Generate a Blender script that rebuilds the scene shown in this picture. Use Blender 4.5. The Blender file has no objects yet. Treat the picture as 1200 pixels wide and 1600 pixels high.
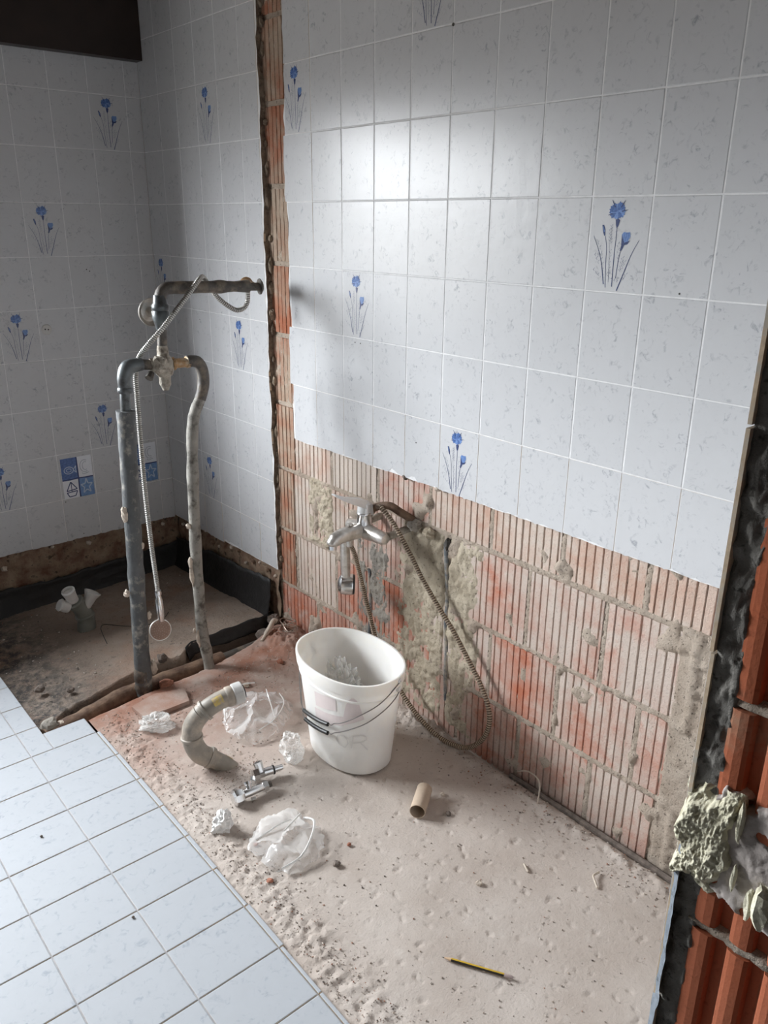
import bpy, math, random
from mathutils import Vector, Matrix, noise
random.seed(7)
S = bpy.context.scene
COL = S.collection

# ---------------------------------------------------------------- camera
cam_data = bpy.data.cameras.new('camera')
cam = bpy.data.objects.new('camera', cam_data); COL.objects.link(cam)
CR = (0.76347862, -0.64578304, 0.00804094)
CD = (-0.21397194, -0.26467696, -0.94029895)
CF = (0.60935737, 0.71617761, -0.34025465)
cam.matrix_world = Matrix(((CR[0], -CD[0], -CF[0], -1.5851), (CR[1], -CD[1], -CF[1], -2.2227),
                           (CR[2], -CD[2], -CF[2], 1.5440), (0, 0, 0, 1)))
cam_data.sensor_fit = 'HORIZONTAL'; cam_data.sensor_width = 36.0
cam_data.lens = 1260.26 * 36.0 / 1200.0
cam_data.clip_start = 0.02
S.camera = cam

# ---------------------------------------------------------------- world: overcast sky above dull ground
W = bpy.data.worlds.new('overcast_sky'); S.world = W; W.use_nodes = True
nt = W.node_tree; nt.nodes.clear()
tc = nt.nodes.new('ShaderNodeTexCoord'); sx = nt.nodes.new('ShaderNodeSeparateXYZ')
mr = nt.nodes.new('ShaderNodeMapRange'); mr.inputs['From Min'].default_value = 0.0; mr.inputs['From Max'].default_value = 0.09
mx = nt.nodes.new('ShaderNodeMix'); mx.data_type = 'RGBA'
mx.inputs['A'].default_value = (0.10, 0.097, 0.09, 1); mx.inputs['B'].default_value = (0.92, 0.96, 1.0, 1)
bg = nt.nodes.new('ShaderNodeBackground'); bg.inputs['Strength'].default_value = 9.0
wo = nt.nodes.new('ShaderNodeOutputWorld')
nt.links.new(tc.outputs['Generated'], sx.inputs[0]); nt.links.new(sx.outputs['Z'], mr.inputs['Value'])
nt.links.new(mr.outputs[0], mx.inputs['Factor']); nt.links.new(mx.outputs['Result'], bg.inputs['Color'])
nt.links.new(bg.outputs[0], wo.inputs['Surface'])

# window opening in the back wall (left of the frame)
WX0, WX1, WZ0, WZ1 = -2.80, -1.04, 1.00, 2.07
YB = 1.1796
YO = YB + 0.44     # outer face of the thick outside wall
pl = bpy.data.lights.new('window_portal', 'AREA'); pl.shape = 'RECTANGLE'
pl.size = WX1 - WX0; pl.size_y = WZ1 - WZ0
pl.cycles.is_portal = True
po = bpy.data.objects.new('window_portal', pl); COL.objects.link(po)
po.location = ((WX0 + WX1) / 2, YO + 0.02, (WZ0 + WZ1) / 2); po.rotation_euler = (-math.pi / 2, 0, 0)

S.view_settings.view_transform = 'Standard'; S.view_settings.look = 'None'
S.view_settings.gamma = 1.0; S.view_settings.use_curve_mapping = False
S.view_settings.exposure = 2.78

# ---------------------------------------------------------------- helpers
def nz(p, s=1.0, o=3):
    return noise.fractal(Vector(p) * s, 0.8, 2.0, o)

class MB:
    def __init__(self): self.v = []; self.f = []; self.m = []
    def add(self, vs, fs, mi=0):
        b = len(self.v); self.v += [tuple(p) for p in vs]
        for q in fs: self.f.append(tuple(i + b for i in q)); self.m.append(mi)
        return self
    def box(self, x0, x1, y0, y1, z0, z1, mi=0, mat=None):
        vs = [(x, y, z) for x in (x0, x1) for y in (y0, y1) for z in (z0, z1)]
        if mat is not None: vs = [mat @ Vector(p) for p in vs]
        return self.add(vs, [(0, 1, 3, 2), (4, 6, 7, 5), (0, 4, 5, 1), (2, 3, 7, 6), (0, 2, 6, 4), (1, 5, 7, 3)], mi)
    def tube(self, pts, rad, n=10, mi=0, caps=True, squash=None):
        P = [Vector(p) for p in pts]; k = len(P)
        R = rad if isinstance(rad, (list, tuple)) else [rad] * k
        T = [(P[min(i + 1, k - 1)] - P[max(i - 1, 0)]).normalized() for i in range(k)]
        a = Vector((0, 0, 1)) if abs(T[0].z) < 0.9 else Vector((1, 0, 0))
        u = (a - T[0] * a.dot(T[0])).normalized(); vs = []
        for i in range(k):
            u = (u - T[i] * u.dot(T[i])).normalized(); w = T[i].cross(u)
            for j in range(n):
                t = 2 * math.pi * j / n
                vs.append(P[i] + (u * math.cos(t) + w * math.sin(t)) * R[i])
        fs = [(i * n + j, i * n + (j + 1) % n, (i + 1) * n + (j + 1) % n, (i + 1) * n + j) for i in range(k - 1) for j in range(n)]
        if caps: fs += [tuple(reversed(range(n))), tuple(range((k - 1) * n, k * n))]
        return self.add(vs, fs, mi)
    def lathe(self, org, axis, prof, n=20, mi=0, caps=True):
        o = Vector(org); ax = Vector(axis).normalized()
        a = Vector((0, 0, 1)) if abs(ax.z) < 0.9 else Vector((1, 0, 0))
        u = (a - ax * a.dot(ax)).normalized(); w = ax.cross(u); vs = []
        for d, r in prof:
            for j in range(n):
                t = 2 * math.pi * j / n
                vs.append(o + ax * d + (u * math.cos(t) + w * math.sin(t)) * r)
        k = len(prof)
        fs = [(i * n + j, i * n + (j + 1) % n, (i + 1) * n + (j + 1) % n, (i + 1) * n + j) for i in range(k - 1) for j in range(n)]
        if caps: fs += [tuple(reversed(range(n))), tuple(range((k - 1) * n, k * n))]
        return self.add(vs, fs, mi)
    def prism(self, poly, place, t0, t1, mi_front=0, mi_side=0):
        """poly: 2-D outline; place(a, b, t) -> 3-D; front face at t0, back at t1"""
        n = len(poly)
        vs = [place(a, b, t0) for a, b in poly] + [place(a, b, t1) for a, b in poly]
        self.add(vs, [tuple(range(n))], mi_front)
        b = len(self.v) - 2 * n
        for i in range(n):
            j = (i + 1) % n
            self.f.append((b + j, b + i, b + n + i, b + n + j)); self.m.append(mi_side)
        self.f.append(tuple(b + n + i for i in reversed(range(n)))); self.m.append(mi_side)
        return self
    def mesh(self, name, mats, smooth=False):
        me = bpy.data.meshes.new(name); me.from_pydata(self.v, [], self.f)
        for m in (mats if isinstance(mats, (list, tuple)) else [mats]): me.materials.append(m)
        me.polygons.foreach_set('material_index', self.m)
        if smooth: me.polygons.foreach_set('use_smooth', [True] * len(self.f))
        me.update(); me.validate()
        return me
    def build(self, name, mats, parent=None, smooth=False, fix=True):
        me = self.mesh(name, mats, smooth)
        if fix:
            import bmesh
            b = bmesh.new(); b.from_mesh(me); bmesh.ops.recalc_face_normals(b, faces=b.faces); b.to_mesh(me); b.free()
        return link(name, me, parent)

def link(name, data, parent=None):
    o = bpy.data.objects.new(name, data); COL.objects.link(o)
    if parent is not None: o.parent = parent
    return o

def smooth_by_angle(o, deg=40):
    me = o.data; me.polygons.foreach_set('use_smooth', [True] * len(me.polygons))
    me.set_sharp_from_angle(angle=math.radians(deg)); return o

def thing(name, label, cat, loc=(0, 0, 0), group=None):
    o = bpy.data.objects.new(name, None); COL.objects.link(o); o.empty_display_size = 0.05
    o.location = loc; return tag(o, label, cat, group)

def tag(o, label, cat, group=None, kind=None):
    o['label'] = label
    if cat: o['category'] = cat
    if group: o['group'] = group
    if kind: o['kind'] = kind
    return o

def adopt(root):
    """children are modelled in world space: keep them in place under an Empty at the base"""
    bpy.context.view_layer.update()
    inv = root.matrix_world.inverted()
    for c in root.children: c.matrix_parent_inverse = inv

def catmull(P, n=8):
    P = [Vector(p) for p in P]; out = []
    for i in range(len(P) - 1):
        p0 = P[max(i - 1, 0)]; p1 = P[i]; p2 = P[i + 1]; p3 = P[min(i + 2, len(P) - 1)]
        for k in range(n):
            t = k / n
            out.append(0.5 * ((2 * p1) + (p2 - p0) * t + (2 * p0 - 5 * p1 + 4 * p2 - p3) * t * t + (3 * p1 - p0 - 3 * p2 + p3) * t ** 3))
    out.append(P[-1]); return out

def resample(P, step):
    out = [P[0].copy()]; acc = 0.0; last = P[0]
    for p in P[1:]:
        d = (p - last).length
        while acc + d >= step and d > 1e-9:
            last = last + (p - last) * ((step - acc) / d); out.append(last.copy()); d = (p - last).length; acc = 0.0
        acc += d; last = p
    return out

def corrugated(pts, r, pitch=0.006, depth=0.18, n=10):
    P = resample(catmull(pts, 14), pitch / 3)
    R = [r * (1, 1, 1 - depth)[i % 3] for i in range(len(P))]
    m = MB().tube(P, R, n)
    for i in range(len(P) - 1):
        if i % 3 != 0:
            for j in range(n): m.m[i * n + j] = 1  # groove faces get the darker colour, shade painted between the ribs
    return m

def field(name, nu, nv, fn, mats, parent=None, smooth=True, mi=None):
    m = MB(); vs = [fn(i / nu, j / nv) for j in range(nv + 1) for i in range(nu + 1)]
    fs = [(j * (nu + 1) + i, j * (nu + 1) + i + 1, (j + 1) * (nu + 1) + i + 1, (j + 1) * (nu + 1) + i) for j in range(nv) for i in range(nu)]
    m.add(vs, fs)
    return m.build(name, mats, parent, smooth, fix=False)

# ---------------------------------------------------------------- materials
def new_mat(name):
    m = bpy.data.materials.new(name); m.use_nodes = True
    t = m.node_tree; t.nodes.clear()
    o = t.nodes.new('ShaderNodeOutputMaterial'); b = t.nodes.new('ShaderNodeBsdfPrincipled')
    t.links.new(b.outputs[0], o.inputs[0]); return m, t, b, o

def rgba(c): return (c[0], c[1], c[2], 1.0)

class NB:
    def __init__(self, t):
        self.t = t; g = t.nodes.new('ShaderNodeNewGeometry'); self.pos = g.outputs['Position']; self.island = g.outputs['Random Per Island']
    def noise(self, scale, detail=4, rough=0.6, vec=None, dist=0.0):
        n = self.t.nodes.new('ShaderNodeTexNoise'); n.inputs['Scale'].default_value = scale; n.inputs['Detail'].default_value = detail
        n.inputs['Roughness'].default_value = rough; n.inputs['Distortion'].default_value = dist
        self.t.links.new(vec or self.pos, n.inputs['Vector']); return n.outputs['Fac']
    def voro(self, scale, feat='F1', rnd=1.0):
        n = self.t.nodes.new('ShaderNodeTexVoronoi'); n.feature = feat; n.inputs['Scale'].default_value = scale
        n.inputs['Randomness'].default_value = rnd
        self.t.links.new(self.pos, n.inputs['Vector']); return n.outputs['Distance']
    def rng(self, v, a, b, c=0.0, d=1.0):
        n = self.t.nodes.new('ShaderNodeMapRange'); self.t.links.new(v, n.inputs['Value'])
        for k, x in zip(('From Min', 'From Max', 'To Min', 'To Max'), (a, b, c, d)): n.inputs[k].default_value = x
        return n.outputs[0]
    def mix(self, f, a, b):
        n = self.t.nodes.new('ShaderNodeMix'); n.data_type = 'RGBA'
        for key, v in (('Factor', f), ('A', a), ('B', b)):
            s = n.inputs[key]
            if isinstance(v, tuple): s.default_value = rgba(v)
            elif isinstance(v, float): s.default_value = v
            else: self.t.links.new(v, s)
        return n.outputs['Result']
    def math(self, op, a, b=0.5):
        n = self.t.nodes.new('ShaderNodeMath'); n.operation = op
        for i, v in enumerate((a, b)):
            if isinstance(v, (int, float)): n.inputs[i].default_value = v
            else: self.t.links.new(v, n.inputs[i])
        return n.outputs[0]
    def bump(self, h, dist=0.002, strength=1.0):
        n = self.t.nodes.new('ShaderNodeBump'); n.inputs['Distance'].default_value = dist; n.inputs['Strength'].default_value = strength
        self.t.links.new(h, n.inputs['Height']); return n.outputs[0]
    def xyz(self):
        n = self.t.nodes.new('ShaderNodeSeparateXYZ'); self.t.links.new(self.pos, n.inputs[0]); return n.outputs
    def objrand(self):
        return self.t.nodes.new('ShaderNodeObjectInfo').outputs['Random']

def plain(name, c, rough=0.6, metal=0.0, spec=0.5, var=0.12, scale=40, bump=0.0, bscale=150, dirt=None):
    m, t, b, o = new_mat(name); k = NB(t)
    f = k.rng(k.noise(scale), 0.3, 0.7)
    col = k.mix(f, tuple(x * (1 - var) for x in c), tuple(min(1, x * (1 + var)) for x in c))
    if dirt:
        dc, amt, ds = dirt
        col = k.mix(k.rng(k.noise(ds, 5, 0.65), 0.62 - amt * 0.4, 0.75 - amt * 0.3), col, dc)
    t.links.new(col, b.inputs['Base Color'])
    b.inputs['Roughness'].default_value = rough; b.inputs['Metallic'].default_value = metal
    b.inputs['Specular IOR Level'].default_value = spec
    if bump: t.links.new(k.bump(k.noise(bscale, 4), bump), b.inputs['Normal'])
    return m

def tile_mat(name, c, fleck, rough, dust=0.0, fl_scale=62):
    m, t, b, o = new_mat(name); k = NB(t)
    spots = k.rng(k.noise(fl_scale, 4, 0.6, dist=1.2), 0.54, 0.70)
    mask = k.rng(k.noise(24, 2), 0.44, 0.62)
    f = k.math('MULTIPLY', spots, mask)
    cloud = k.rng(k.noise(30, 4), 0.3, 0.7)
    base = k.mix(cloud, tuple(x * 0.975 for x in c), c)
    tone = k.rng(k.objrand(), 0, 1, 0.0, 0.06)
    base = k.mix(tone, base, tuple(x * 0.55 for x in c))
    t.links.new(k.mix(k.math('MULTIPLY', f, 0.66), base, fleck), b.inputs['Base Color'])
    b.inputs['Roughness'].default_value = rough + dust
    t.links.new(k.bump(k.noise(34, 2), 0.0009, 0.5), b.inputs['Normal'])
    b.inputs['Specular IOR Level'].default_value = 0.30 if rough < 0.3 else 0.14
    return m

M = {}
M['tile'] = tile_mat('glazed_wall_tile', (0.56, 0.565, 0.575), (0.22, 0.23, 0.265), 0.27)
M['floor_tile'] = tile_mat('glazed_floor_tile', (0.475, 0.50, 0.53), (0.28, 0.31, 0.37), 0.42, 0.08, 48)
M['clay'] = plain('tile_clay_body', (0.68, 0.53, 0.37), 0.85, var=0.2, scale=120, dirt=((0.55, 0.5, 0.42), 0.4, 60))
M['grout'] = plain('grout', (0.70, 0.70, 0.70), 0.7, var=0.1)
M['floor_grout'] = plain('floor_grout', (0.36, 0.36, 0.37), 0.8, var=0.2)
M['plaster'] = plain('grey_plaster', (0.30, 0.255, 0.21), 0.95, var=0.25, scale=30, bump=0.004, bscale=110)
M['edge_mortar'] = plain('edge_mortar', (0.26, 0.205, 0.15), 0.95, var=0.3, scale=35, bump=0.006, bscale=90, dirt=((0.12, 0.085, 0.06), 0.5, 30))

def mortar_mat(name, a, b_, dark, bscale=120, pits=150, bump=0.006):
    m, t, b, o = new_mat(name); k = NB(t)
    col = k.mix(k.rng(k.noise(16, 5), 0.32, 0.68), a, b_)
    col = k.mix(k.math('MULTIPLY', k.rng(k.noise(pits, 2), 0.60, 0.70), 0.75), col, dark)
    t.links.new(col, b.inputs['Base Color']); b.inputs['Roughness'].default_value = 0.95
    b.inputs['Specular IOR Level'].default_value = 0.2
    t.links.new(k.bump(k.noise(bscale, 5, 0.75), bump), b.inputs['Normal']); return m
M['mortar'] = mortar_mat('rough_mortar', (0.54, 0.44, 0.35), (0.68, 0.58, 0.48), (0.10, 0.075, 0.055), 200, 140, 0.009)
M['mortar_yellow'] = mortar_mat('yellowish_mortar', (0.44, 0.375, 0.28), (0.57, 0.50, 0.39), (0.16, 0.13, 0.10), 90, 110)
M['mortar_grey'] = mortar_mat('grey_mortar', (0.28, 0.26, 0.23), (0.48, 0.44, 0.38), (0.06, 0.055, 0.05), 90, 110)
M['jamb_mortar'] = mortar_mat('dark_jamb_mortar', (0.17, 0.16, 0.145), (0.33, 0.315, 0.285), (0.04, 0.036, 0.03), 170, 110, 0.003)
M['jamb_light_mortar'] = mortar_mat('blue_grey_render', (0.17, 0.195, 0.225), (0.27, 0.30, 0.335), (0.10, 0.11, 0.12), 120, 160, 0.0015)
M['rubble_band'] = mortar_mat('rubble_band', (0.15, 0.075, 0.05), (0.34, 0.26, 0.185), (0.02, 0.015, 0.012), 60, 32)

def brick_mat(name, orange, pink, dust, dlo, dhi, bump=0.0022):
    m, t, b, o = new_mat(name); k = NB(t)
    r = k.objrand()
    f = k.math('ADD', k.rng(k.noise(8, 4), 0.38, 0.66, -0.15, 0.95), k.rng(r, 0, 1, -0.30, 0.30))
    col = k.mix(f, pink, orange)
    d = k.math('ADD', k.noise(9, 5, 0.7), k.rng(r, 0, 1, 0.10, -0.10))
    col = k.mix(k.rng(d, dlo, dhi), col, dust)
    col = k.mix(k.math('MULTIPLY', k.rng(k.noise(170, 2), 0.58, 0.72), 0.35), col, tuple(x * 0.45 for x in pink))
    t.links.new(col, b.inputs['Base Color']); b.inputs['Roughness'].default_value = 0.9
    b.inputs['Specular IOR Level'].default_value = 0.25
    t.links.new(k.bump(k.noise(220, 3), bump), b.inputs['Normal']); return m
M['brick'] = brick_mat('dusty_red_brick', (0.48, 0.17, 0.10), (0.50, 0.315, 0.255), (0.56, 0.475, 0.415), 0.42, 0.66)
M['brick_orange'] = brick_mat('fresh_orange_brick', (0.37, 0.135, 0.075), (0.38, 0.235, 0.165), (0.42, 0.325, 0.25), 0.40, 0.62)
M['brick_pale'] = brick_mat('pale_dusty_brick', (0.50, 0.33, 0.255), (0.54, 0.42, 0.35), (0.58, 0.505, 0.44), 0.34, 0.56)
M['brick_jamb'] = brick_mat('clean_orange_brick', (0.46, 0.125, 0.055), (0.42, 0.13, 0.065), (0.40, 0.22, 0.14), 0.66, 0.85, 0.0005)

def floor_mat():
    m, t, b, o = new_mat('dusty_screed'); k = NB(t); X = k.xyz()
    col = k.mix(k.rng(k.noise(5, 5), 0.32, 0.68), (0.47, 0.405, 0.355), (0.56, 0.50, 0.45))
    # brick dust lies near the broken shower partition
    ry = k.rng(X['Y'], -0.55, 0.16)
    red = k.math('MULTIPLY', ry, k.rng(k.noise(6, 4), 0.25, 0.6))
    col = k.mix(k.math('MULTIPLY', red, 1.0), col, (0.31, 0.145, 0.095))
    col = k.mix(k.math('MULTIPLY', k.rng(k.noise(75, 3), 0.62, 0.72), 0.5), col, (0.30, 0.26, 0.225))
    col = k.mix(k.math('MULTIPLY', k.rng(k.noise(28, 4, 0.7), 0.60, 0.72), 0.4), col, (0.63, 0.58, 0.53))
    t.links.new(col, b.inputs['Base Color']); b.inputs['Roughness'].default_value = 0.92
    b.inputs['Specular IOR Level'].default_value = 0.25
    t.links.new(k.bump(k.noise(160, 4, 0.65), 0.0014), b.inputs['Normal']); return m
M['screed'] = floor_mat()

def slab_mat():
    m, t, b, o = new_mat('dirty_shower_screed'); k = NB(t); X = k.xyz()
    col = k.mix(k.rng(k.noise(5, 5), 0.3, 0.7), (0.28, 0.215, 0.17), (0.40, 0.325, 0.265))
    col = k.mix(k.math('MULTIPLY', k.rng(k.noise(4.5, 3), 0.5, 0.72), 0.7), col, (0.34, 0.19, 0.125))
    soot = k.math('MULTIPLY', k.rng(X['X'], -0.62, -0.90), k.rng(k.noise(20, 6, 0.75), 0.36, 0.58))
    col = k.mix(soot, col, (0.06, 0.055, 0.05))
    col = k.mix(k.math('MULTIPLY', k.rng(k.noise(60, 3), 0.62, 0.7), 0.7), col, (0.10, 0.08, 0.07))
    t.links.new(col, b.inputs['Base Color']); b.inputs['Roughness'].default_value = 0.9
    t.links.new(k.bump(k.noise(90, 5, 0.7), 0.006), b.inputs['Normal']); return m
M['slab'] = slab_mat()
M['trench'] = plain('trench_soil', (0.13, 0.065, 0.042), 0.95, var=0.4, scale=40, bump=0.01, bscale=60, dirt=((0.03, 0.022, 0.018), 0.5, 25))
M['bitumen_shade'] = plain('black_bitumen_and_shade', (0.012, 0.011, 0.011), 0.55, var=0.4, scale=20, bump=0.003, bscale=60)  # felt and membrane black, also standing in for shade along the shower walls
M['pipe_brown'] = plain('earth_stained_pipe', (0.20, 0.125, 0.08), 0.7, var=0.25, scale=25, bump=0.002, dirt=((0.10, 0.055, 0.035), 0.5, 18))
M['pipe_wrap'] = plain('grey_pipe_wrap', (0.085, 0.09, 0.092), 0.55, var=0.3, scale=14, bump=0.003, bscale=50, dirt=((0.30, 0.28, 0.245), 0.22, 26))
M['pipe_pale'] = plain('pale_pipe_wrap', (0.28, 0.265, 0.235), 0.75, var=0.2, scale=16, bump=0.003, bscale=60, dirt=((0.08, 0.07, 0.058), 0.30, 24))
M['pipe_dark'] = plain('dark_iron_pipe', (0.085, 0.075, 0.065), 0.55, var=0.4, scale=26, bump=0.002, bscale=80, dirt=((0.20, 0.16, 0.12), 0.35, 30))
M['zinc'] = plain('dull_zinc', (0.13, 0.145, 0.15), 0.40, 0.35, var=0.35, scale=20, dirt=((0.05, 0.05, 0.05), 0.4, 18))
M['lead'] = plain('lead_grey', (0.16, 0.175, 0.19), 0.7, var=0.35, scale=30, dirt=((0.40, 0.35, 0.28), 0.45, 30))
M['limed'] = plain('mortar_smeared_brass', (0.40, 0.36, 0.30), 0.8, var=0.25, scale=45, bump=0.004, bscale=120, dirt=((0.16, 0.13, 0.10), 0.35, 50))
M['rust'] = plain('rusty_brass', (0.42, 0.26, 0.13), 0.6, 0.3, var=0.3, scale=50, dirt=((0.50, 0.42, 0.32), 0.4, 45))
M['chrome'] = plain('chrome', (0.80, 0.80, 0.80), 0.24, 1.0, var=0.04)
M['chrome_matt'] = plain('worn_chrome', (0.76, 0.76, 0.75), 0.30, 0.45, var=0.06)
M['chrome_dull'] = plain('dusty_chrome', (0.66, 0.63, 0.59), 0.34, 0.75, var=0.15, dirt=((0.50, 0.46, 0.41), 0.4, 30))
M['steel_wire'] = plain('steel_wire', (0.30, 0.28, 0.27), 0.35, 0.8)
M['hose_steel'] = plain('hose_steel', (0.62, 0.61, 0.58), 0.30, 0.9, var=0.08)
M['hose_bronze'] = plain('hose_dusty_steel', (0.52, 0.43, 0.33), 0.42, 0.75, var=0.1)
M['hose_groove_shade'] = plain('hose_groove_shade', (0.30, 0.29, 0.27), 0.5, 0.6)  # darkened steel: shade in the hose grooves put into the colour
M['hose_shadow'] = plain('bronze_groove_shade', (0.17, 0.125, 0.09), 0.6, 0.4)  # darkened bronze painting the shadow between ribs of the bath hose
M['black_rubber'] = plain('black_rubber', (0.018, 0.018, 0.018), 0.45, var=0.2)
M['head_face'] = plain('spray_face', (0.34, 0.23, 0.18), 0.6, var=0.12)
M['nozzle'] = plain('spray_nozzle', (0.60, 0.50, 0.42), 0.6)
M['white_plastic'] = plain('white_plastic', (0.86, 0.835, 0.79), 0.42, var=0.02, scale=12)
b_ = M['white_plastic'].node_tree.nodes['Principled BSDF']; b_.inputs['Subsurface Weight'].default_value = 0.4; b_.inputs['Subsurface Scale'].default_value = 0.02; b_.inputs['Subsurface Radius'].default_value = (1.0, 0.85, 0.7)
M['dull_white_plastic'] = plain('dull_white_plastic', (0.55, 0.54, 0.52), 0.5, var=0.06)
M['pvc'] = plain('grey_pvc', (0.30, 0.27, 0.23), 0.5, var=0.12, scale=20, dirt=((0.44, 0.37, 0.30), 0.35, 18))
M['pvc_green'] = plain('green_grey_pvc', (0.17, 0.175, 0.155), 0.45, var=0.15, scale=20)
M['sticker'] = plain('yellow_sticker', (0.66, 0.50, 0.14), 0.6, dirt=((0.5, 0.4, 0.3), 0.5, 90))
M['cardboard'] = plain('cardboard', (0.50, 0.395, 0.30), 0.85, var=0.06, scale=60)
M['paper'] = plain('white_paper', (0.90, 0.89, 0.87), 0.75, var=0.03)
M['yellow_paint'] = plain('yellow_lacquer', (0.56, 0.36, 0.03), 0.35, var=0.05)
M['black_paint'] = plain('black_lacquer', (0.03, 0.025, 0.02), 0.35)
M['wood'] = plain('pale_wood', (0.62, 0.43, 0.27), 0.7)
M['graphite'] = plain('graphite', (0.05, 0.05, 0.05), 0.4)
M['pink_dip'] = plain('pale_worn_dip', (0.45, 0.36, 0.34), 0.5)
M['dark_wood'] = plain('dark_brown_wood', (0.020, 0.011, 0.008), 0.45, var=0.25, scale=12)
M['paint'] = plain('white_wall_paint', (0.62, 0.61, 0.59), 0.9, var=0.03, scale=3)
M['ceiling'] = plain('ceiling_boards', (0.11, 0.062, 0.036), 0.6, var=0.2, scale=6)
M['hall_paint'] = plain('hall_wall_paint', (0.12, 0.11, 0.10), 0.9, var=0.03, scale=3)
M['side_paint'] = plain('left_wall_paint', (0.12, 0.12, 0.12), 0.9, var=0.03, scale=3)
M['white_frame'] = plain('window_frame_paint', (0.70, 0.70, 0.69), 0.4, var=0.02)
M['foam'] = mortar_mat('hardened_foam', (0.64, 0.60, 0.44), (0.82, 0.78, 0.62), (0.50, 0.46, 0.31), 140, 110, 0.003)
M['foam_grey'] = mortar_mat('grey_filler', (0.46, 0.41, 0.38), (0.54, 0.485, 0.45), (0.36, 0.31, 0.28), 60, 60, 0.0015)
M['petal'] = plain('blue_glaze', (0.085, 0.155, 0.36), 0.18, var=0.35, scale=260)
M['petal_light'] = plain('light_blue_glaze', (0.17, 0.275, 0.53), 0.18, var=0.2, scale=260)
M['navy'] = plain('navy_glaze', (0.055, 0.075, 0.17), 0.18, var=0.2, scale=200)
M['sprig'] = plain('grey_blue_glaze', (0.26, 0.28, 0.35), 0.18, var=0.2, scale=200)
M['print_blue'] = plain('sticker_blue', (0.085, 0.155, 0.36), 0.35, var=0.3, scale=110)
M['print_sky'] = plain('sticker_sky_blue', (0.15, 0.27, 0.50), 0.35, var=0.25, scale=90)
M['print_white'] = plain('sticker_white', (0.74, 0.76, 0.80), 0.35, var=0.03)
M['print_pale'] = plain('sticker_pale_line', (0.45, 0.53, 0.64), 0.35)
M['print_grey'] = plain('sticker_grey_line', (0.42, 0.45, 0.50), 0.35)
M['pink_print'] = plain('faded_pink_print', (0.74, 0.655, 0.64), 0.45, var=0.03)
M['faint_print'] = plain('faint_relief_print', (0.735, 0.715, 0.68), 0.45, var=0.02)
M['dark_stone'] = plain('dark_rubble', (0.16, 0.13, 0.11), 0.95, var=0.4, scale=60)
M['red_stone'] = plain('brick_rubble', (0.36, 0.16, 0.105), 0.95, var=0.3, scale=60)
M['pale_stone'] = plain('pale_rubble', (0.56, 0.48, 0.40), 0.95, var=0.2, scale=60, bump=0.004)
M['wire'] = plain('black_wire', (0.03, 0.025, 0.02), 0.6)
M['straw'] = plain('pale_fibre', (0.55, 0.48, 0.40), 0.8)
M['copper'] = plain('bare_wire', (0.45, 0.38, 0.32), 0.4, 0.7)

def crumb_mat():
    m, t, b, o = new_mat('crumbs'); k = NB(t)
    rp = t.nodes.new('ShaderNodeValToRGB'); t.links.new(k.island, rp.inputs[0]); rp.color_ramp.interpolation = 'CONSTANT'
    e = rp.color_ramp.elements
    e[0].position = 0; e[0].color = rgba((0.27, 0.225, 0.19)); e[1].position = 0.30; e[1].color = rgba((0.42, 0.35, 0.29))
    for p, c in ((0.52, (0.36, 0.20, 0.14)), (0.66, (0.60, 0.54, 0.48)), (0.92, (0.12, 0.10, 0.09))):
        x = e.new(p); x.color = rgba(c)
    t.links.new(rp.outputs[0], b.inputs['Base Color']); b.inputs['Roughness'].default_value = 0.95; return m
M['crumbs'] = crumb_mat()

def film_mat(name, c, opacity, rough=0.18, edge=0.5):
    m, t, b, o = new_mat(name)
    b.inputs['Base Color'].default_value = rgba(c); b.inputs['Roughness'].default_value = rough
    b.inputs['Specular IOR Level'].default_value = 0.8
    tr = t.nodes.new('ShaderNodeBsdfTransparent'); tr.inputs[0].default_value = (0.97, 0.97, 0.97, 1)
    ms = t.nodes.new('ShaderNodeMixShader'); lw = t.nodes.new('ShaderNodeLayerWeight'); lw.inputs['Blend'].default_value = 0.35
    r = t.nodes.new('ShaderNodeMapRange'); r.inputs['To Min'].default_value = opacity; r.inputs['To Max'].default_value = min(1, opacity + edge)
    t.links.new(lw.outputs['Facing'], r.inputs['Value']); t.links.new(r.outputs[0], ms.inputs[0])
    t.links.new(tr.outputs[0], ms.inputs[1]); t.links.new(b.outputs[0], ms.inputs[2]); t.links.new(ms.outputs[0], o.inputs[0])
    return m
M['film'] = film_mat('clear_plastic_film', (0.90, 0.89, 0.87), 0.11, 0.10, 0.60)
M['film_milky'] = film_mat('milky_plastic_film', (0.90, 0.89, 0.86), 0.22, 0.12, 0.6)
M['film_sheet'] = film_mat('hazy_plastic_sheet', (0.88, 0.87, 0.85), 0.20, 0.16, 0.65)
M['film_clear'] = film_mat('clear_bag_film', (0.90, 0.89, 0.87), 0.13, 0.10, 0.7)
M['film_fold'] = film_mat('folded_plastic_film', (0.86, 0.85, 0.83), 0.72)

# ---------------------------------------------------------------- room shell
ROWZ = -0.0033              # tile rows sit at 0.2 k + ROWZ
CEIL = 2.60
def struct(name, mb, mats, label=None):
    o = mb.build(name, mats); o['kind'] = 'structure'
    if label: o['label'] = label
    return o

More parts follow.
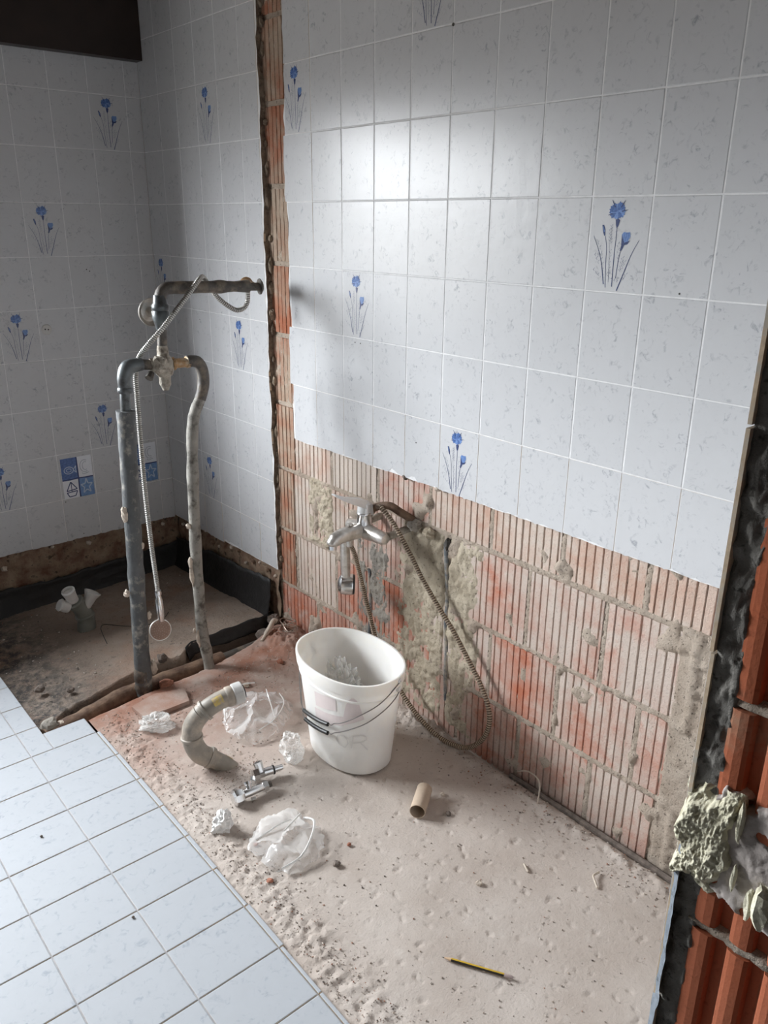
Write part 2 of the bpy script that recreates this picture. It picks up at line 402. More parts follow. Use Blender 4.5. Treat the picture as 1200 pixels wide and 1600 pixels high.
wall_right = struct('wall_right', MB().box(0.034, 0.20, -2.05, YO, -0.16, CEIL), M['plaster'], 'long right wall, tiled above and stripped to hollow bricks below')
bw = MB()
bw.box(WX1, 0.20, YB + 0.030, YO, -0.16, CEIL); bw.box(-3.0, WX0, YB + 0.030, YO, -0.16, CEIL)
bw.box(WX0, WX1, YB + 0.030, YO, -0.16, WZ0); bw.box(WX0, WX1, YB + 0.030, YO, WZ1, CEIL)
wall_back = struct('wall_back', bw, M['plaster'], 'tiled back wall of the shower corner with flower tiles')
wall_left = struct('wall_left', MB().box(-3.15, -3.0, -3.3, YO, -0.16, CEIL), M['side_paint'], 'left wall of the room')
ceiling = struct('ceiling', MB().box(-3.15, 0.20, -3.3, YO, CEIL, CEIL + 0.1), M['ceiling'], 'plain ceiling')
# partition with the door opening the photo is taken from
DX0, DX1, DY0, DY1 = -1.87, -0.967, -2.060, -1.9625
pw = MB(); pw.box(-0.955, 0.034, DY0, DY1, -0.16, CEIL); pw.box(-3.0, DX0, DY0, DY1, -0.16, CEIL); pw.box(DX0, -0.955, DY0, DY1, 2.1, CEIL)
wall_front = struct('wall_front', pw, M['plaster'], 'door partition with bare brick jamb at the right edge')
hall = MB(); hall.box(0.034, 0.20, -3.3, -2.05, -0.16, CEIL); hall.box(-3.15, 0.20, -3.4, -3.3, -0.16, CEIL)
struct('wall_hall', hall, M['hall_paint'], 'hall walls behind the doorway')

# window: frame set in the opening
wf = MB()
for a in ((WX0, WX0 + 0.05, WZ0, WZ1), (WX1 - 0.05, WX1, WZ0, WZ1), (WX0, WX1, WZ0, WZ0 + 0.05), (WX0, WX1, WZ1 - 0.05, WZ1), ((WX0 + WX1) / 2 - 0.03, (WX0 + WX1) / 2 + 0.03, WZ0, WZ1)):
    wf.box(a[0], a[1], YO - 0.11, YO - 0.06, a[2], a[3])
struct('window_1', wf, M['white_frame'], 'window frame in the back wall')
lin = MB()
lin.box(WX0 - .002, WX0, YB, YO, WZ0, WZ1).box(WX1, WX1 + .002, YB, YO, WZ0, WZ1).box(WX0, WX1, YB - .02, YO, WZ0 - .02, WZ0).box(WX0, WX1, YB, YO, WZ1, WZ1 + .002)
lin.build('window_reveal', M['paint'], wall_back)

# ---------------------------------------------------------------- tiles
def tile_mesh(name, w, h, t, glaze, body=None, inset=0.0016):
    """local frame: a in [0,w], b in [0,h]; front at n=0, body behind at n=+t (n = 3rd axis)"""
    m = MB(); i = inset; c = 0.0009
    v = [(i, i, 0), (w - i, i, 0), (w - i, h - i, 0), (i, h - i, 0), (0, 0, c), (w, 0, c), (w, h, c), (0, h, c), (0, 0, t), (w, 0, t), (w, h, t), (0, h, t)]
    m.add(v, [(0, 1, 2, 3), (4, 5, 1, 0), (5, 6, 2, 1), (6, 7, 3, 2), (7, 4, 0, 3)], 0)
    b = len(m.v) - 12
    for q in ((8, 9, 5, 4), (9, 10, 6, 5), (10, 11, 7, 6), (11, 8, 4, 7), (11, 10, 9, 8)):
        m.f.append(tuple(b + x for x in q)); m.m.append(1)
    return m.mesh(name, [glaze, body or M['clay']])

# frames: columns = a axis, b axis, n axis (into the wall)
def frame(a, b, n, o): return Matrix(((a[0], b[0], n[0], o[0]), (a[1], b[1], n[1], o[1]), (a[2], b[2], n[2], o[2]), (0, 0, 0, 1)))
def fr_right(y, z, x=0.0): return frame((0, -1, 0), (0, 0, 1), (1, 0, 0), (x, y, z))      # a runs toward the camera (-Y)
def fr_back(x, z, y=YB): return frame((1, 0, 0), (0, 0, 1), (0, 1, 0), (x, y, z))
def fr_floor(x, y, z=0.0): return frame((1, 0, 0), (0, 1, 0), (0, 0, -1), (x, y, z))

def jitter(s=0.0022):
    return Matrix.Rotation(random.uniform(-s, s), 4, 'X') @ Matrix.Rotation(random.uniform(-s, s), 4, 'Y')

def put_tile(me, mat, parent, w, h, jit=0.0022):
    o = link('tile', me, parent)
    c = Matrix.Translation((w / 2, h / 2, 0.0))
    o.matrix_world = mat @ c @ jitter(jit) @ c.inverted(); return o

def ragged_tile(poly, mat, parent, t=0.008, glaze=None):
    m = MB().prism(poly, lambda a, b, n: (a, b, n), 0.0, t, 0, 1)
    o = m.build('tile', [glaze or M['tile'], M['clay']], parent); o.matrix_world = mat @ jitter(0.0015); return o

G = 0.0028   # grout gap
FLOWERS = {}
def rag(a0, a1, n, base, amp, seed):
    return [(a0 + (a1 - a0) * i / n, base + amp * nz((a0 * 37 + i * 0.9, seed, 0.3), 1.3, 2)) for i in range(n + 1)]

PW, PH = 0.1517, 0.2
me_r = tile_mesh('wall_tile', PW - G, PH - G, 0.008, M['tile'])
def add_right(y_top, y_bot, k, ragged=None):
    """tile of the right wall from y_top (far) to y_bot (near), row k (0.2k .. 0.2k+0.2)"""
    w = y_top - y_bot
    z = PH * k + ROWZ
    mat = fr_right(y_top - G / 2, z + G / 2)
    if ragged: o = ragged_tile(ragged, mat, wall_right)
    elif abs(w - PW) < 0.001: o = put_tile(me_r, mat, wall_right, w, PH)
    else: o = put_tile(tile_mesh('wall_tile', w - G, PH - G, 0.008, M['tile']), mat, wall_right, w, PH)
    return o
tile_at = {}
for i in range(-1, 13):
    yt, yb = -PW * i, max(-PW * (i + 1), -1.935)
    if yt - yb < 0.02: continue
    for k in range(4, 13):
        if i == -1:            # broken left edge along the brick strip
            w = 0.140 + 0.008 * nz((k * 1.7, 4.2, 0), 1.0) + (0.012 if k in (5, 8) else 0)
            left = [(PW - G - w + 0.006 * nz((j * 0.7, k * 3.1, 1.0), 1.2, 2), (PH - G) * (1 - j / 8)) for j in range(9)]
            bot = rag(left[-1][0], PW - G, 6, 0.0, 0.003, 3.3) if k == 4 else [(left[-1][0], 0), (PW - G, 0)]
            poly = left[:-1] + bot + [(PW - G, PH - G)]
            tile_at[(i, k)] = add_right(yt, yb, k, poly)
        elif k == 4:           # broken lower edge
            w = yt - yb - G
            b = rag(0, w, 10, 0.003, 0.006, i * 2.3)
            if i == 2: b[6] = (b[6][0], 0.016); b[7] = (b[7][0], 0.012)
            if i == 3: b[2] = (b[2][0], 0.012); b[3] = (b[3][0], 0.014)
            b[0] = (0, b[0][1]); b[-1] = (w, b[-1][1])
            tile_at[(i, k)] = add_right(yt, yb, k, b + [(w, PH - G), (0, PH - G)])
        else: tile_at[(i, k)] = add_right(yt, yb, k)
# shower part of the right wall
LY = [1.1796, 1.02, 0.8675, 0.715, 0.5625, 0.410, 0.297]
left_at = {}
for i in range(6):
    yt, yb = LY[i], LY[i + 1]
    for k in range(1, 13):
        w = yt - yb - G
        if i == 5 or k == 1:
            zb = 0.018 + (0.016 if i > 2 else 0.0)
            b = rag(0, w, 8, zb, 0.006, i * 1.9 + 7) if k == 1 else [(0, 0), (w, 0)]
            r = [(w + 0.005 * nz((j * 0.6, k * 2.7, 9.0), 1.3, 2), b[-1][1] + (PH - G - b[-1][1]) * j / 8) for j in range(1, 9)] if i == 5 else [(w, PH - G)]
            left_at[(i, k)] = add_right(yt, yb, k, b + r + [(0, PH - G)])
        else: left_at[(i, k)] = add_right(yt, yb, k)
# back wall
BX = [0.0] + [-0.0612 - 0.1508 * j for j in range(7)]
back_at = {}
me_b = tile_mesh('wall_tile', 0.1508 - G, PH - G, 0.008, M['tile'])
for i in range(7):
    x1, x0 = BX[i], BX[i + 1]; w = x1 - x0 - G
    for k in range(1, 13):
        mat = fr_back(x0 + G / 2, PH * k + ROWZ + G / 2)
        if k == 1:
            b = rag(0, w, 8, 0.008, 0.005, i * 3.1 + 2)
            back_at[(i, k)] = ragged_tile(b + [(w, PH - G), (0, PH - G)], mat, wall_back)
        elif i: back_at[(i, k)] = put_tile(me_b, mat, wall_back, w, PH)
        else: back_at[(i, k)] = put_tile(tile_mesh('wall_tile', w, PH - G, 0.008, M['tile']), mat, wall_back, w, PH)

for k in range(0, 13):     # sliver column up to the window, then the parapet below it
    w = -0.966 - WX1 - G
    put_tile(tile_mesh('wall_tile', w, PH - G, 0.008, M['tile']), fr_back(WX1 + G / 2, PH * k + ROWZ + G / 2), wall_back, w, PH)
for j in range(8):
    for k in range(0, 5):
        x0 = WX1 - 0.1508 * (j + 1); hh = min(PH, WZ0 - .022 - PH * k)
        me = me_b if hh == PH else tile_mesh('wall_tile', 0.1508 - G, hh - G, 0.008, M['tile'])
        put_tile(me, fr_back(x0 + G / 2, PH * k + ROWZ + G / 2), wall_back, 0.1508 - G, hh)
# grout and setting bed behind the tiles
def bed(name, poly, place, t0, t1, parent, mf, ms):
    return MB().prism(poly, place, t0, t1, 0, 1).build(name, [mf, ms], parent)
pr = lambda a, b, t: (t, a, b)
pb = lambda a, b, t: (a, YB + t, b)
main_left = [(0.143 + 0.010 * nz((z * 9, 1.1, 2.2), 1.4, 3), z) for z in [0.800 + 0.03 * j for j in range(61)] if z < CEIL]
main_bot = [(y, 0.799 + 0.004 * nz((y * 12, 5.5, 0.1), 1.2, 2)) for y in [-1.935 + 0.03 * j for j in range(69)]]
bed('grout_bed', main_bot + main_left + [(0.143, CEIL), (-1.935, CEIL)], pr, 0.0008, 0.026, wall_right, M['grout'], M['edge_mortar'])
sh_edge = [(0.292 + 0.010 * nz((z * 8, 7.1, 4.2), 1.5, 3), z) for z in [0.232 + 0.02 * j for j in range(119)] if z < CEIL]
bed('grout_bed', [(YB, 0.212)] + [(1.1 - 0.05 * j, 0.214 + 0.0012 * j + 0.003 * nz((j, 2, 3), 0.9)) for j in range(17)] + sh_edge + [(0.29, CEIL), (YB, CEIL)], pr, 0.0008, 0.034, wall_right, M['grout'], M['edge_mortar'])
bed('grout_bed', [(-1.0, 0.205), (0.0, 0.212), (0.0, CEIL), (-1.0, CEIL)], pb, 0.0008, 0.030, wall_back, M['grout'], M['edge_mortar'])
bb = MB(); bb.box(-3.0, WX0, YB + .001, YB + 0.03, -0.02, CEIL); bb.box(WX0, WX1, YB + .001, YB + 0.03, -0.02, WZ0); bb.box(WX0, WX1, YB + .001, YB + 0.03, WZ1, CEIL); bb.box(WX1, -1.0, YB + .001, YB + 0.03, -0.02, CEIL)
bb.build('plain_facing', M['grout'], wall_back)
LUMPS = []
# lumps of setting mortar left standing along the shower side of the brick strip
for q in range(26):
    z = 0.27 + 0.088 * q + random.uniform(-.03, .03)
    rad = random.uniform(.006, .013)
    P = (0.017, 0.285 + random.uniform(-.004, .004), z)
    LUMPS.append((P, rad, random.uniform(1.2, 3.2)))

# flower prints: drawn on the tile's own a/b plane (metres), a mesh just proud of the glaze
def stroke(m, pts, w0, w1, mi, z=-0.00035):
    n = len(pts)
    for i in range(n - 1):
        a, b = Vector(pts[i]), Vector(pts[i + 1]); d = (b - a)
        if d.length < 1e-6: continue
        nn = Vector((-d.y, d.x)).normalized()
        wa = w0 + (w1 - w0) * i / (n - 1); wb = w0 + (w1 - w0) * (i + 1) / (n - 1)
        q = [a - nn * wa / 2, b - nn * wb / 2, b + nn * wb / 2, a + nn * wa / 2]
        m.add([(p.x, p.y, z) for p in q], [(0, 1, 2, 3)], mi)
def blob(m, pts, mi, z=-0.0004):
    m.add([(a, b, z) for a, b in pts], [tuple(range(len(pts)))], mi)
def curve2(pts, n=5): return [(p.x, p.y) for p in catmull([(a, b, 0) for a, b in pts], n)]
def flower_mesh():
    m = MB(); w, h = 0.15, 0.2
    U = lambda u, v: (u * w, v * h)
    # stems and blades
    stroke(m, curve2([U(.458, .70), U(.462, .58), U(.457, .38), U(.466, .055)]), .0011, .0020, 2)
    stroke(m, curve2([U(.275, .585), U(.315, .46), U(.325, .30), U(.355, .04)]), .0010, .0014, 2)
    stroke(m, curve2([U(.56, .45), U(.535, .32), U(.52, .145)]), .0011, .0015, 2)
    stroke(m, curve2([U(.85, .55), U(.75, .41), U(.655, .22), U(.555, .015)]), .0007, .0027, 2)
    stroke(m, curve2([U(.07, .585), U(.19, .42), U(.26, .27), U(.318, .075)]), .0007, .0024, 2)
    stroke(m, curve2([U(.35, .52), U(.38, .32), U(.40, .10)]), .0007, .0009, 3)
    # big cornflower: ring of petals over a dark calyx
    cx, cy = U(.44, .845)
    blob(m, [U(.425, .755), U(.47, .765), U(.50, .75), U(.48, .69), U(.455, .665), U(.435, .70)], 2)
    for j, (a, r, l) in enumerate([(90, .0155, 1), (55, .020, 0), (18, .0205, 0), (-22, .021, 1), (-60, .018, 0), (-105, .0175, 1), (-150, .0205, 0), (172, .021, 0), (138, .0185, 0)]):
        t = math.radians(a); e = Vector((math.cos(t), math.sin(t))); n = Vector((-e.y, e.x)); c = Vector((cx, cy))
        q = [c, c + e * r * .55 - n * r * .36, c + e * r * .93 - n * r * .34, c + e * r * .86 - n * r * .1, c + e * r * 1.02, c + e * r * .88 + n * r * .12, c + e * r * .95 + n * r * .34, c + e * r * .55 + n * r * .36]
        blob(m, [(p.x, p.y) for p in q], 1 if l else 0, -0.0004 - 0.00002 * j)
    stroke(m, [(cx - .017, cy - .004), (cx + .004, cy - .003)], .0022, .0012, 1, -.0007)
    for a, b_, c_, d in ((.34, .955, .40, .88), (.56, .95, .50, .88), (.62, .855, .52, .84), (.29, .80, .36, .815)):
        stroke(m, [U(a, b_), U(c_, d)], .0008, .0028, 2, -.00075)
    # bud and the half-open flower
    blob(m, [U(.205, .70), U(.235, .70), U(.265, .655), U(.27, .59), U(.255, .585), U(.225, .63)], 2)
    stroke(m, [U(.225, .69), U(.25, .63)], .0008, .0026, 1, -.0006)
    blob(m, [U(.555, .605), U(.585, .63), U(.64, .625), U(.69, .63), U(.70, .585), U(.665, .535), U(.59, .515)], 1)
    blob(m, [U(.555, .605), U(.58, .56), U(.61, .52), U(.70, .545), U(.66, .505), U(.61, .495), U(.575, .44), U(.545, .435), U(.56, .49)], 2, -.0005)
    for a in (.60, .635, .67): stroke(m, [U(a, .622), U(a - .012, .54)], .0009, .0009, 0, -.0006)
    # sprigs: short leaflets
    rnd = random.Random(3)
    for (a0, b0, a1, b1, n) in ((.37, .70, .375, .50, 13), (.35, .66, .36, .52, 8), (.15, .53, .26, .38, 6), (.11, .40, .21, .28, 6), (.23, .35, .30, .20, 6), (.39, .45, .40, .14, 10), (.61, .37, .58, .21, 8), (.65, .33, .60, .22, 6), (.70, .20, .62, .11, 6), (.10, .23, .26, .14, 7), (.43, .14, .55, .10, 5), (.50, .52, .54, .30, 7)):
        for q in range(n):
            t = (q + .5) / n; u, v = a0 + (a1 - a0) * t, b0 + (b1 - b0) * t
            s = -1 if q % 2 else 1; l = rnd.uniform(.016, .034)
            stroke(m, [U(u, v), U(u + s * l * .8, v + l * .75)], .0006, .0013, 3)
    return m.mesh('flower_print', [M['petal'], M['petal_light'], M['navy'], M['sprig']])
FM = flower_mesh()
def flower(tile, da=0.0):
    o = link('flower_print', FM, tile); o.location = (da, 0, 0); return o
for i, k in ((-1, 9), (3, 10), (1, 6), (7, 7), (4, 4)): flower(tile_at[(i, k)])
for i, k in ((3, 9), (0, 6), (4, 5), (2, 2)): flower(left_at[(i, k)])
for i, k in ((1, 9), (3, 7), (4, 5), (2, 3), (5, 2)): flower(back_at[(i, k)])

# two picture stickers on the back wall
def sticker_mesh():
    m = MB(); w, h = 0.133, 0.180; z0 = -0.0006; z1 = -0.0009
    def quad(a0, a1, b0, b1, mi): m.add([(a0, b0, z0), (a1, b0, z0), (a1, b1, z0), (a0, b1, z0)], [(0, 1, 2, 3)], mi)
    quad(0, w * .52, h * .47, h, 0); quad(w * .52, w, h * .47, h, 2); quad(0, w * .52, 0, h * .47, 2); quad(w * .52, w, 0, h * .47, 1)
    stroke(m, [(0, h * .47), (w * .25, h * .465), (w * .5, h * .475), (w * .75, h * .468), (w, h * .47)], .006, .005, 5, z1)
    stroke(m, [(w * .52, 0), (w * .515, h * .25), (w * .525, h * .5), (w * .52, h)], .006, .005, 5, z1)
    def ring(cx, cy, rx, ry, mi, lw=.0035, a0=0, a1=360, n=16):
        stroke(m, [(cx + rx * math.cos(math.radians(a0 + (a1 - a0) * i / n)), cy + ry * math.sin(math.radians(a0 + (a1 - a0) * i / n))) for i in range(n + 1)], lw, lw, mi, z1)
    # fish
    ring(w * .24, h * .70, w * .15, h * .085, 3); ring(w * .24, h * .70, w * .08, h * .04, 3, .003)
    stroke(m, [(w * .38, h * .70), (w * .48, h * .79), (w * .46, h * .70), (w * .48, h * .62), (w * .38, h * .70)], .0035, .0035, 3, z1)
    # shell
    ring(w * .76, h * .75, w * .15, h * .15, 4, .003, 60, 300); ring(w * .78, h * .75, w * .09, h * .10, 4, .003, 60, 300)
    stroke(m, [(w * .66, h * .59), (w * .70, h * .55), (w * .88, h * .58)], .003, .003, 4, z1)
    # boat
    stroke(m, [(w * .10, h * .19), (w * .25, h * .41), (w * .44, h * .22), (w * .10, h * .19)], .004, .004, 5, z1)
    stroke(m, [(w * .26, h * .40), (w * .26, h * .17)], .003, .003, 5, z1)
    stroke(m, [(w * .10, h * .15), (w * .44, h * .17), (w * .37, h * .055), (w * .17, h * .045), (w * .10, h * .15)], .004, .004, 5, z1)
    # starfish
    c = (w * .76, h * .24); st = []
    for i in range(11):
        a = math.radians(90 + 36 * i); r = (.20 if i % 2 == 0 else .085)
        st.append((c[0] + r * w * math.cos(a), c[1] + r * h * .95 * math.sin(a)))
    stroke(m, st, .005, .005, 3, z1)
    return m.mesh('picture_sticker', [M['print_blue'], M['print_sky'], M['print_white'], M['print_pale'], M['print_grey'], M['navy']])
SM = sticker_mesh()
for (i, k, da, db) in ((3, 2, 0.010, -0.012), (1, 2, 0.008, -0.004)):
    o = link('picture_sticker', SM, back_at[(i, k)]); o.location = (da, db + .010, 0)
    o['label'] = 'blue and white four-picture sticker'

# nail, plug holes and specks
def nail(mat, parent, r=0.004, name='nail_hole'):
    o = MB().lathe((0, 0, -0.0006), (0, 0, 1), [(0, r), (0.004, r)], 8).build(name, M['wire'], parent); o.matrix_world = mat
nail(fr_right(-0.605, 1.995), wall_right, .004, 'nail')
for y, z in ((-.213, 1.183), (-.240, 1.183), (-1.30, 1.405), (-.505, 0.92), (0.80, 1.16)): nail(fr_right(y, z), wall_right, .0022)
for x, z in ((-.295, 1.345), (-.283, 1.338), (-.50, .385), (-.44, .225)): nail(fr_back(x, z), wall_back, .0024)
sk = MB().lathe((0, 0, -.004), (0, 0, 1), [(0, .004), (.001, .019), (.004, .021)], 18); sk.lathe((-.006, .002, -.0046), (0, 0, 1), [(0, .003), (.001, .003)], 8, 1).lathe((.006, 0, -.0046), (0, 0, 1), [(0, .003), (.001, .003)], 8, 1)
so = sk.build('wall_plug', [M['dull_white_plastic'], M['wire']], wall_back); so.matrix_world = fr_back(-.485, 1.118)

# ---------------------------------------------------------------- bricks
def brick_mesh(w, h, pitch=0.0242, gw=0.0042, gd=0.0065, d=0.012, seed=0, mat=None):
    """local frame as tiles: a across, b up, n into the wall"""
    rnd = random.Random(seed); prof = [(0.0, 0.0005)]
    a = pitch * rnd.uniform(0.4, 0.8)
    while a < w - gw * 1.6:
        g = gw * rnd.uniform(0.75, 1.25)
        prof += [(a - g / 2 - .0006, rnd.uniform(-.0005, .0008)), (a - g / 2 + .0007, gd * .85), (a + g / 2 - .0007, gd), (a + g / 2 + .0006, rnd.uniform(-.0005, .0008))]
        a += pitch * rnd.uniform(0.94, 1.06)
    prof.append((w, 0.0005))
    n = len(prof); m = MB()
    vs = [(p, 0.0 + rnd.uniform(-.0012, .0012), q) for p, q in prof] + [(p, h + rnd.uniform(-.0012, .0012), q) for p, q in prof] + [(0, 0, d), (w, 0, d), (0, h, d), (w, h, d)]
    fs = [(i, i + 1, n + i + 1, n + i) for i in range(n - 1)]
    fs += [tuple([2 * n] + [2 * n + 1] + list(reversed(range(n)))), tuple([2 * n + 3, 2 * n + 2] + list(range(n, 2 * n))), (2 * n, 0, n, 2 * n + 2), (n - 1, 2 * n + 1, 2 * n + 3, 2 * n - 1)]
    m.add(vs, fs); return m.mesh('hollow_brick', mat or M['brick'])
BM = [brick_mesh(0.234, 0.236, seed=s) for s in range(4)]
BEDS = [-0.065, 0.181, 0.413, 0.660, 0.909, 1.156, 1.400, 1.648, 1.898, 2.145, 2.392, 2.60]
def put_brick(y_top, y_bot, z0, z1, mat=None, dx=None, seed=0):
    w = y_top - y_bot - 0.016; h = z1 - z0 - 0.017
    full = abs(w - 0.234) < 0.003 and mat is None
    me = BM[seed % 4] if full else brick_mesh(w, 0.236, seed=seed, mat=mat)
    o = link('brick', me, wall_right)
    x = 0.021 + (random.uniform(-0.0015, 0.0015) if dx is None else dx)
    o.matrix_world = fr_right(y_top - 0.008, z0 + 0.0085, x) @ Matrix.Rotation(random.uniform(-.006, .006), 4, 'Z') @ Matrix.Diagonal((1, h / 0.236, 1, 1))
    return o
heads = {3: [0.197 - 0.25 * j for j in range(8)], 2: [0.299 - 0.25 * j for j in range(8)], 1: [0.178 - 0.25 * j for j in range(8)], 0: [0.300 - 0.25 * j for j in range(8)]}
sd = 0
for c in range(4):
    hs = [h for h in heads[c]]
    if c in (1, 3): hs = [0.31] + hs
    if c != 3: hs = [h for h in hs if h > -1.35] + [-1.425 if c else -1.40]
    else: hs = [h for h in hs if h > -1.5] + [-1.93]
    for a, b in zip(hs[:-1], hs[1:]):
        sd += 1
        z1 = BEDS[c + 1] if c < 3 else 0.83
        if c == 2 and a < -0.40 and b > -0.72: continue      # chased out for the tap pipes
        put_brick(a, b, BEDS[c], z1, M['brick_pale'] if (c == 3 and not (a > -0.43 > b)) or (c == 2 and a > 0.0) or (c == 1 and a > 0.15) else None, seed=sd)
for c in range(4, 11):
    sd += 1
    put_brick(0.318, 0.128, BEDS[c], BEDS[c + 1], M['brick_orange'], seed=sd)
# brick in the strip below the tile line is orange as well
for c in range(1, 4):
    sd += 1; put_brick(0.292, 0.180 if c != 3 else 0.165, BEDS[c], BEDS[c + 1] if c < 3 else 0.909, M['brick_orange'], dx=-0.004, seed=sd)

# mortar in the joints: one rough sheet that swells through every joint
def mortar_fn(u, v):
    y = 0.32 - u * 2.26; z = -0.05 + v * 0.87
    c = 0 if z < BEDS[1] else 1 if z < BEDS[2] else 2 if z < BEDS[3] else 3
    d = min(min(abs(z - q) for q in BEDS[:5]), min(abs(y - q) for q in heads[c]))
    k_ = max(0.0, min(1.0, 1.5 - d / 0.010))
    sm = max(0.0, nz((7, y, z), 9, 3) - 0.34) * 0.03
    x = 0.0280 - sm - k_ * 0.0062 + 0.0030 * nz((0, y, z), 22, 4) + (0.0015 + 0.0030 * k_) * nz((4, y, z), 95, 3)
    if y < -1.405 and z < 0.67: x -= 0.009
    return (x, y, z)
field('joint_mortar', 430, 170, mortar_fn, M['mortar'], wall_right)
def mortar_fn2(u, v):
    y = 0.325 - u * 0.20; z = 0.80 + v * 1.8
    return (0.0245 + 0.004 * nz((1, y, z), 22, 4), y, z)
field('joint_mortar', 26, 220, mortar_fn2, M['mortar'], wall_right)

def patch(y0, y1, z0, z1, mat, proud=0.012, seed=0, nu=60, nv=90, name='mortar_patch', wob=0.10, deep=None, parent=None, fr=None):
    """rough lump of mortar on the brick face; fades under the face at a wandering outline"""
    def fn(u, v):
        y = y0 + (y1 - y0) * u; z = z0 + (z1 - z0) * v
        e = min(u, 1 - u, v * (z1 - z0) / abs(y1 - y0), (1 - v) * (z1 - z0) / abs(y1 - y0))
        e += wob * nz((y + seed, z, seed), 14, 3)
        s = max(0.0, min(1.0, (e + 0.02) / 0.16))
        h = -0.010 + s * (proud + 0.010) * (0.75 + 0.6 * nz((y, z, seed + 3), 16, 4)) + s * 0.004 * nz((y, z, seed), 75, 2)
        if deep: h -= deep(y, z)
        return (0.021 - h, y, z)
    return field(name, nu, nv, fn, mat, parent or wall_right)
patch(0.10, -0.07, 0.40, 0.675, M['mortar_yellow'], 0.006, 1)
patch(-0.185, -0.375, -0.02, 0.55, M['mortar_grey'], 0.006, 2, deep=lambda y, z: 0.012 * math.exp(-((y + 0.262 + 0.012 * math.sin(z * 11)) / 0.010) ** 2))
patch(-0.385, -0.79, -0.02, 0.685, M['mortar_yellow'], 0.007, 3, 90, 130, deep=lambda y, z: 0.014 * math.exp(-((y + 0.628 + 0.02 * (0.6 - z)) / 0.012) ** 2) + 0.02 * math.exp(-((y + 0.63) / 0.02) ** 2 - ((z - 0.60) / 0.035) ** 2))
patch(-1.39, -1.95, -0.02, 0.70, M['mortar'], 0.004, 4, 60, 90)
# lead-grey pipe still lying in the open chase
ch = MB().tube(catmull([(0.021, -0.625, 0.63), (0.022, -0.632, 0.54), (0.028, -0.634, 0.46), (0.023, -0.636, 0.35), (0.027, -0.640, 0.27), (0.021, -0.645, 0.18), (0.024, -0.648, 0.09)], 6), 0.0070, 8)
o = smooth_by_angle(ch.build('chase_pipe', M['lead'], wall_right))
ch = MB().tube(catmull([(0.019, -0.262, 0.42), (0.018, -0.270, 0.30), (0.020, -0.262, 0.15), (0.018, -0.268, 0.04)], 6), 0.006, 8)
smooth_by_angle(ch.build('chase_pipe', M['lead'], wall_right))
# dark hole where the pipe leaves the wall and crumbs of plaster under the tiles
def rock(m, c, r, seed, mi=0, flat=0.8, n1=7, n2=9):
    vs = []; fs = []
    for i in range(n1 + 1):
        t = math.pi * i / n1
        for j in range(n2):
            p = 2 * math.pi * j / n2
            d = Vector((math.sin(t) * math.cos(p), math.sin(t) * math.sin(p), math.cos(t)))
            k = 1 + 0.38 * nz((d.x + seed, d.y, d.z), 1.6, 3)
            vs.append((c[0] + r * d.x * k, c[1] + r * d.y * k, c[2] + r * flat * d.z * k))
    for i in range(n1):
        for j in range(n2): fs.append((i * n2 + j, (i + 1) * n2 + j, (i + 1) * n2 + (j + 1) % n2, i * n2 + (j + 1) % n2))
    m.add(vs, fs, mi); return m
for P, rad, fl_ in LUMPS: rock(MB(), P, rad, P[2] * 31, flat=fl_).build('mortar_lump', M['edge_mortar'], wall_right)
rock(MB(), (0.010, -0.452, 0.800), 0.013, 3).build('mortar_lump', M['dark_stone'], wall_right)
rock(MB(), (0.008, -0.60, 0.800), 0.012, 5).build('mortar_lump', M['pale_stone'], wall_right)
rock(MB(), (0.010, -0.70, 0.80), 0.008, 6).build('mortar_lump', M['red_stone'], wall_right)
rock(MB(), (0.008, -0.50, 0.655), 0.026, 8, flat=.7).build('mortar_lump', M['mortar_grey'], wall_right)
rock(MB(), (0.012, -0.56, 0.645), 0.022, 9, flat=.8).build('mortar_lump', M['mortar_yellow'], wall_right)
rock(MB(), (0.022, -0.635, 0.628), 0.013, 12, flat=1.5).build('pipe_hole', M['wire'], wall_right)

# rubble and black membrane, mostly painted shade, at the foot of the shower walls
field('rubble_band', 120, 20, lambda u, v: (-1.0 + u * 1.02, YB + 0.014 + 0.013 * nz((u * 1.0, v * .3, 5), 15, 4), -0.12 + v * 0.345), M['rubble_band'], wall_back)
field('rubble_band', 110, 24, lambda u, v: (0.014 + 0.013 * nz((v * .3, u * .9, 8), 15, 4), YB - u * 0.885, -0.12 + v * 0.365), M['rubble_band'], wall_right)
for q in range(16):
    x_ = -0.95 + 0.06 * q + random.uniform(-.02, .02)
    rock(MB(), (x_, YB + 0.008, 0.185 + random.uniform(-.05, .012)), random.uniform(.007, .014), x_ * 23, flat=.8).build('plaster_crumb', M['pale_stone' if q % 3 == 0 else 'rubble_band'], wall_back)
for q in range(15):
    y_ = 1.12 - 0.057 * q
    rock(MB(), (0.008, y_, 0.195 + random.uniform(-.03, .022)), random.uniform(.007, .014), y_ * 23, flat=.8).build('plaster_crumb', M['pale_stone' if q % 2 == 0 else 'rubble_band'], wall_right)
def upstand_back(u, v):
    x = -1.0 + u; top = 0.055 + 0.05 * max(0, u - .45) + 0.022 * nz((x, 2, 1), 7, 4)
    return (x, YB - 0.012 - 0.03 * (1 - v) ** 2 + 0.005 * nz((x, v, 3), 9, 3), -0.075 + (top + 0.075) * v)
bk = field('upstand_shade_band', 100, 10, upstand_back, M['bitumen_shade'], wall_back)
def upstand_right(u, v):
    y = YB - 0.01 - u * 0.83; top = 0.105 + 0.07 * u + 0.014 * nz((y, 5, 1), 8, 4)
    return (-0.008 - 0.05 * (1 - v) ** 2 + 0.005 * nz((v, y, 6), 9, 3), y, -0.075 + (top + 0.075) * v)
bk2 = field('upstand_shade_band', 90, 10, upstand_right, M['bitumen_shade'], wall_right)
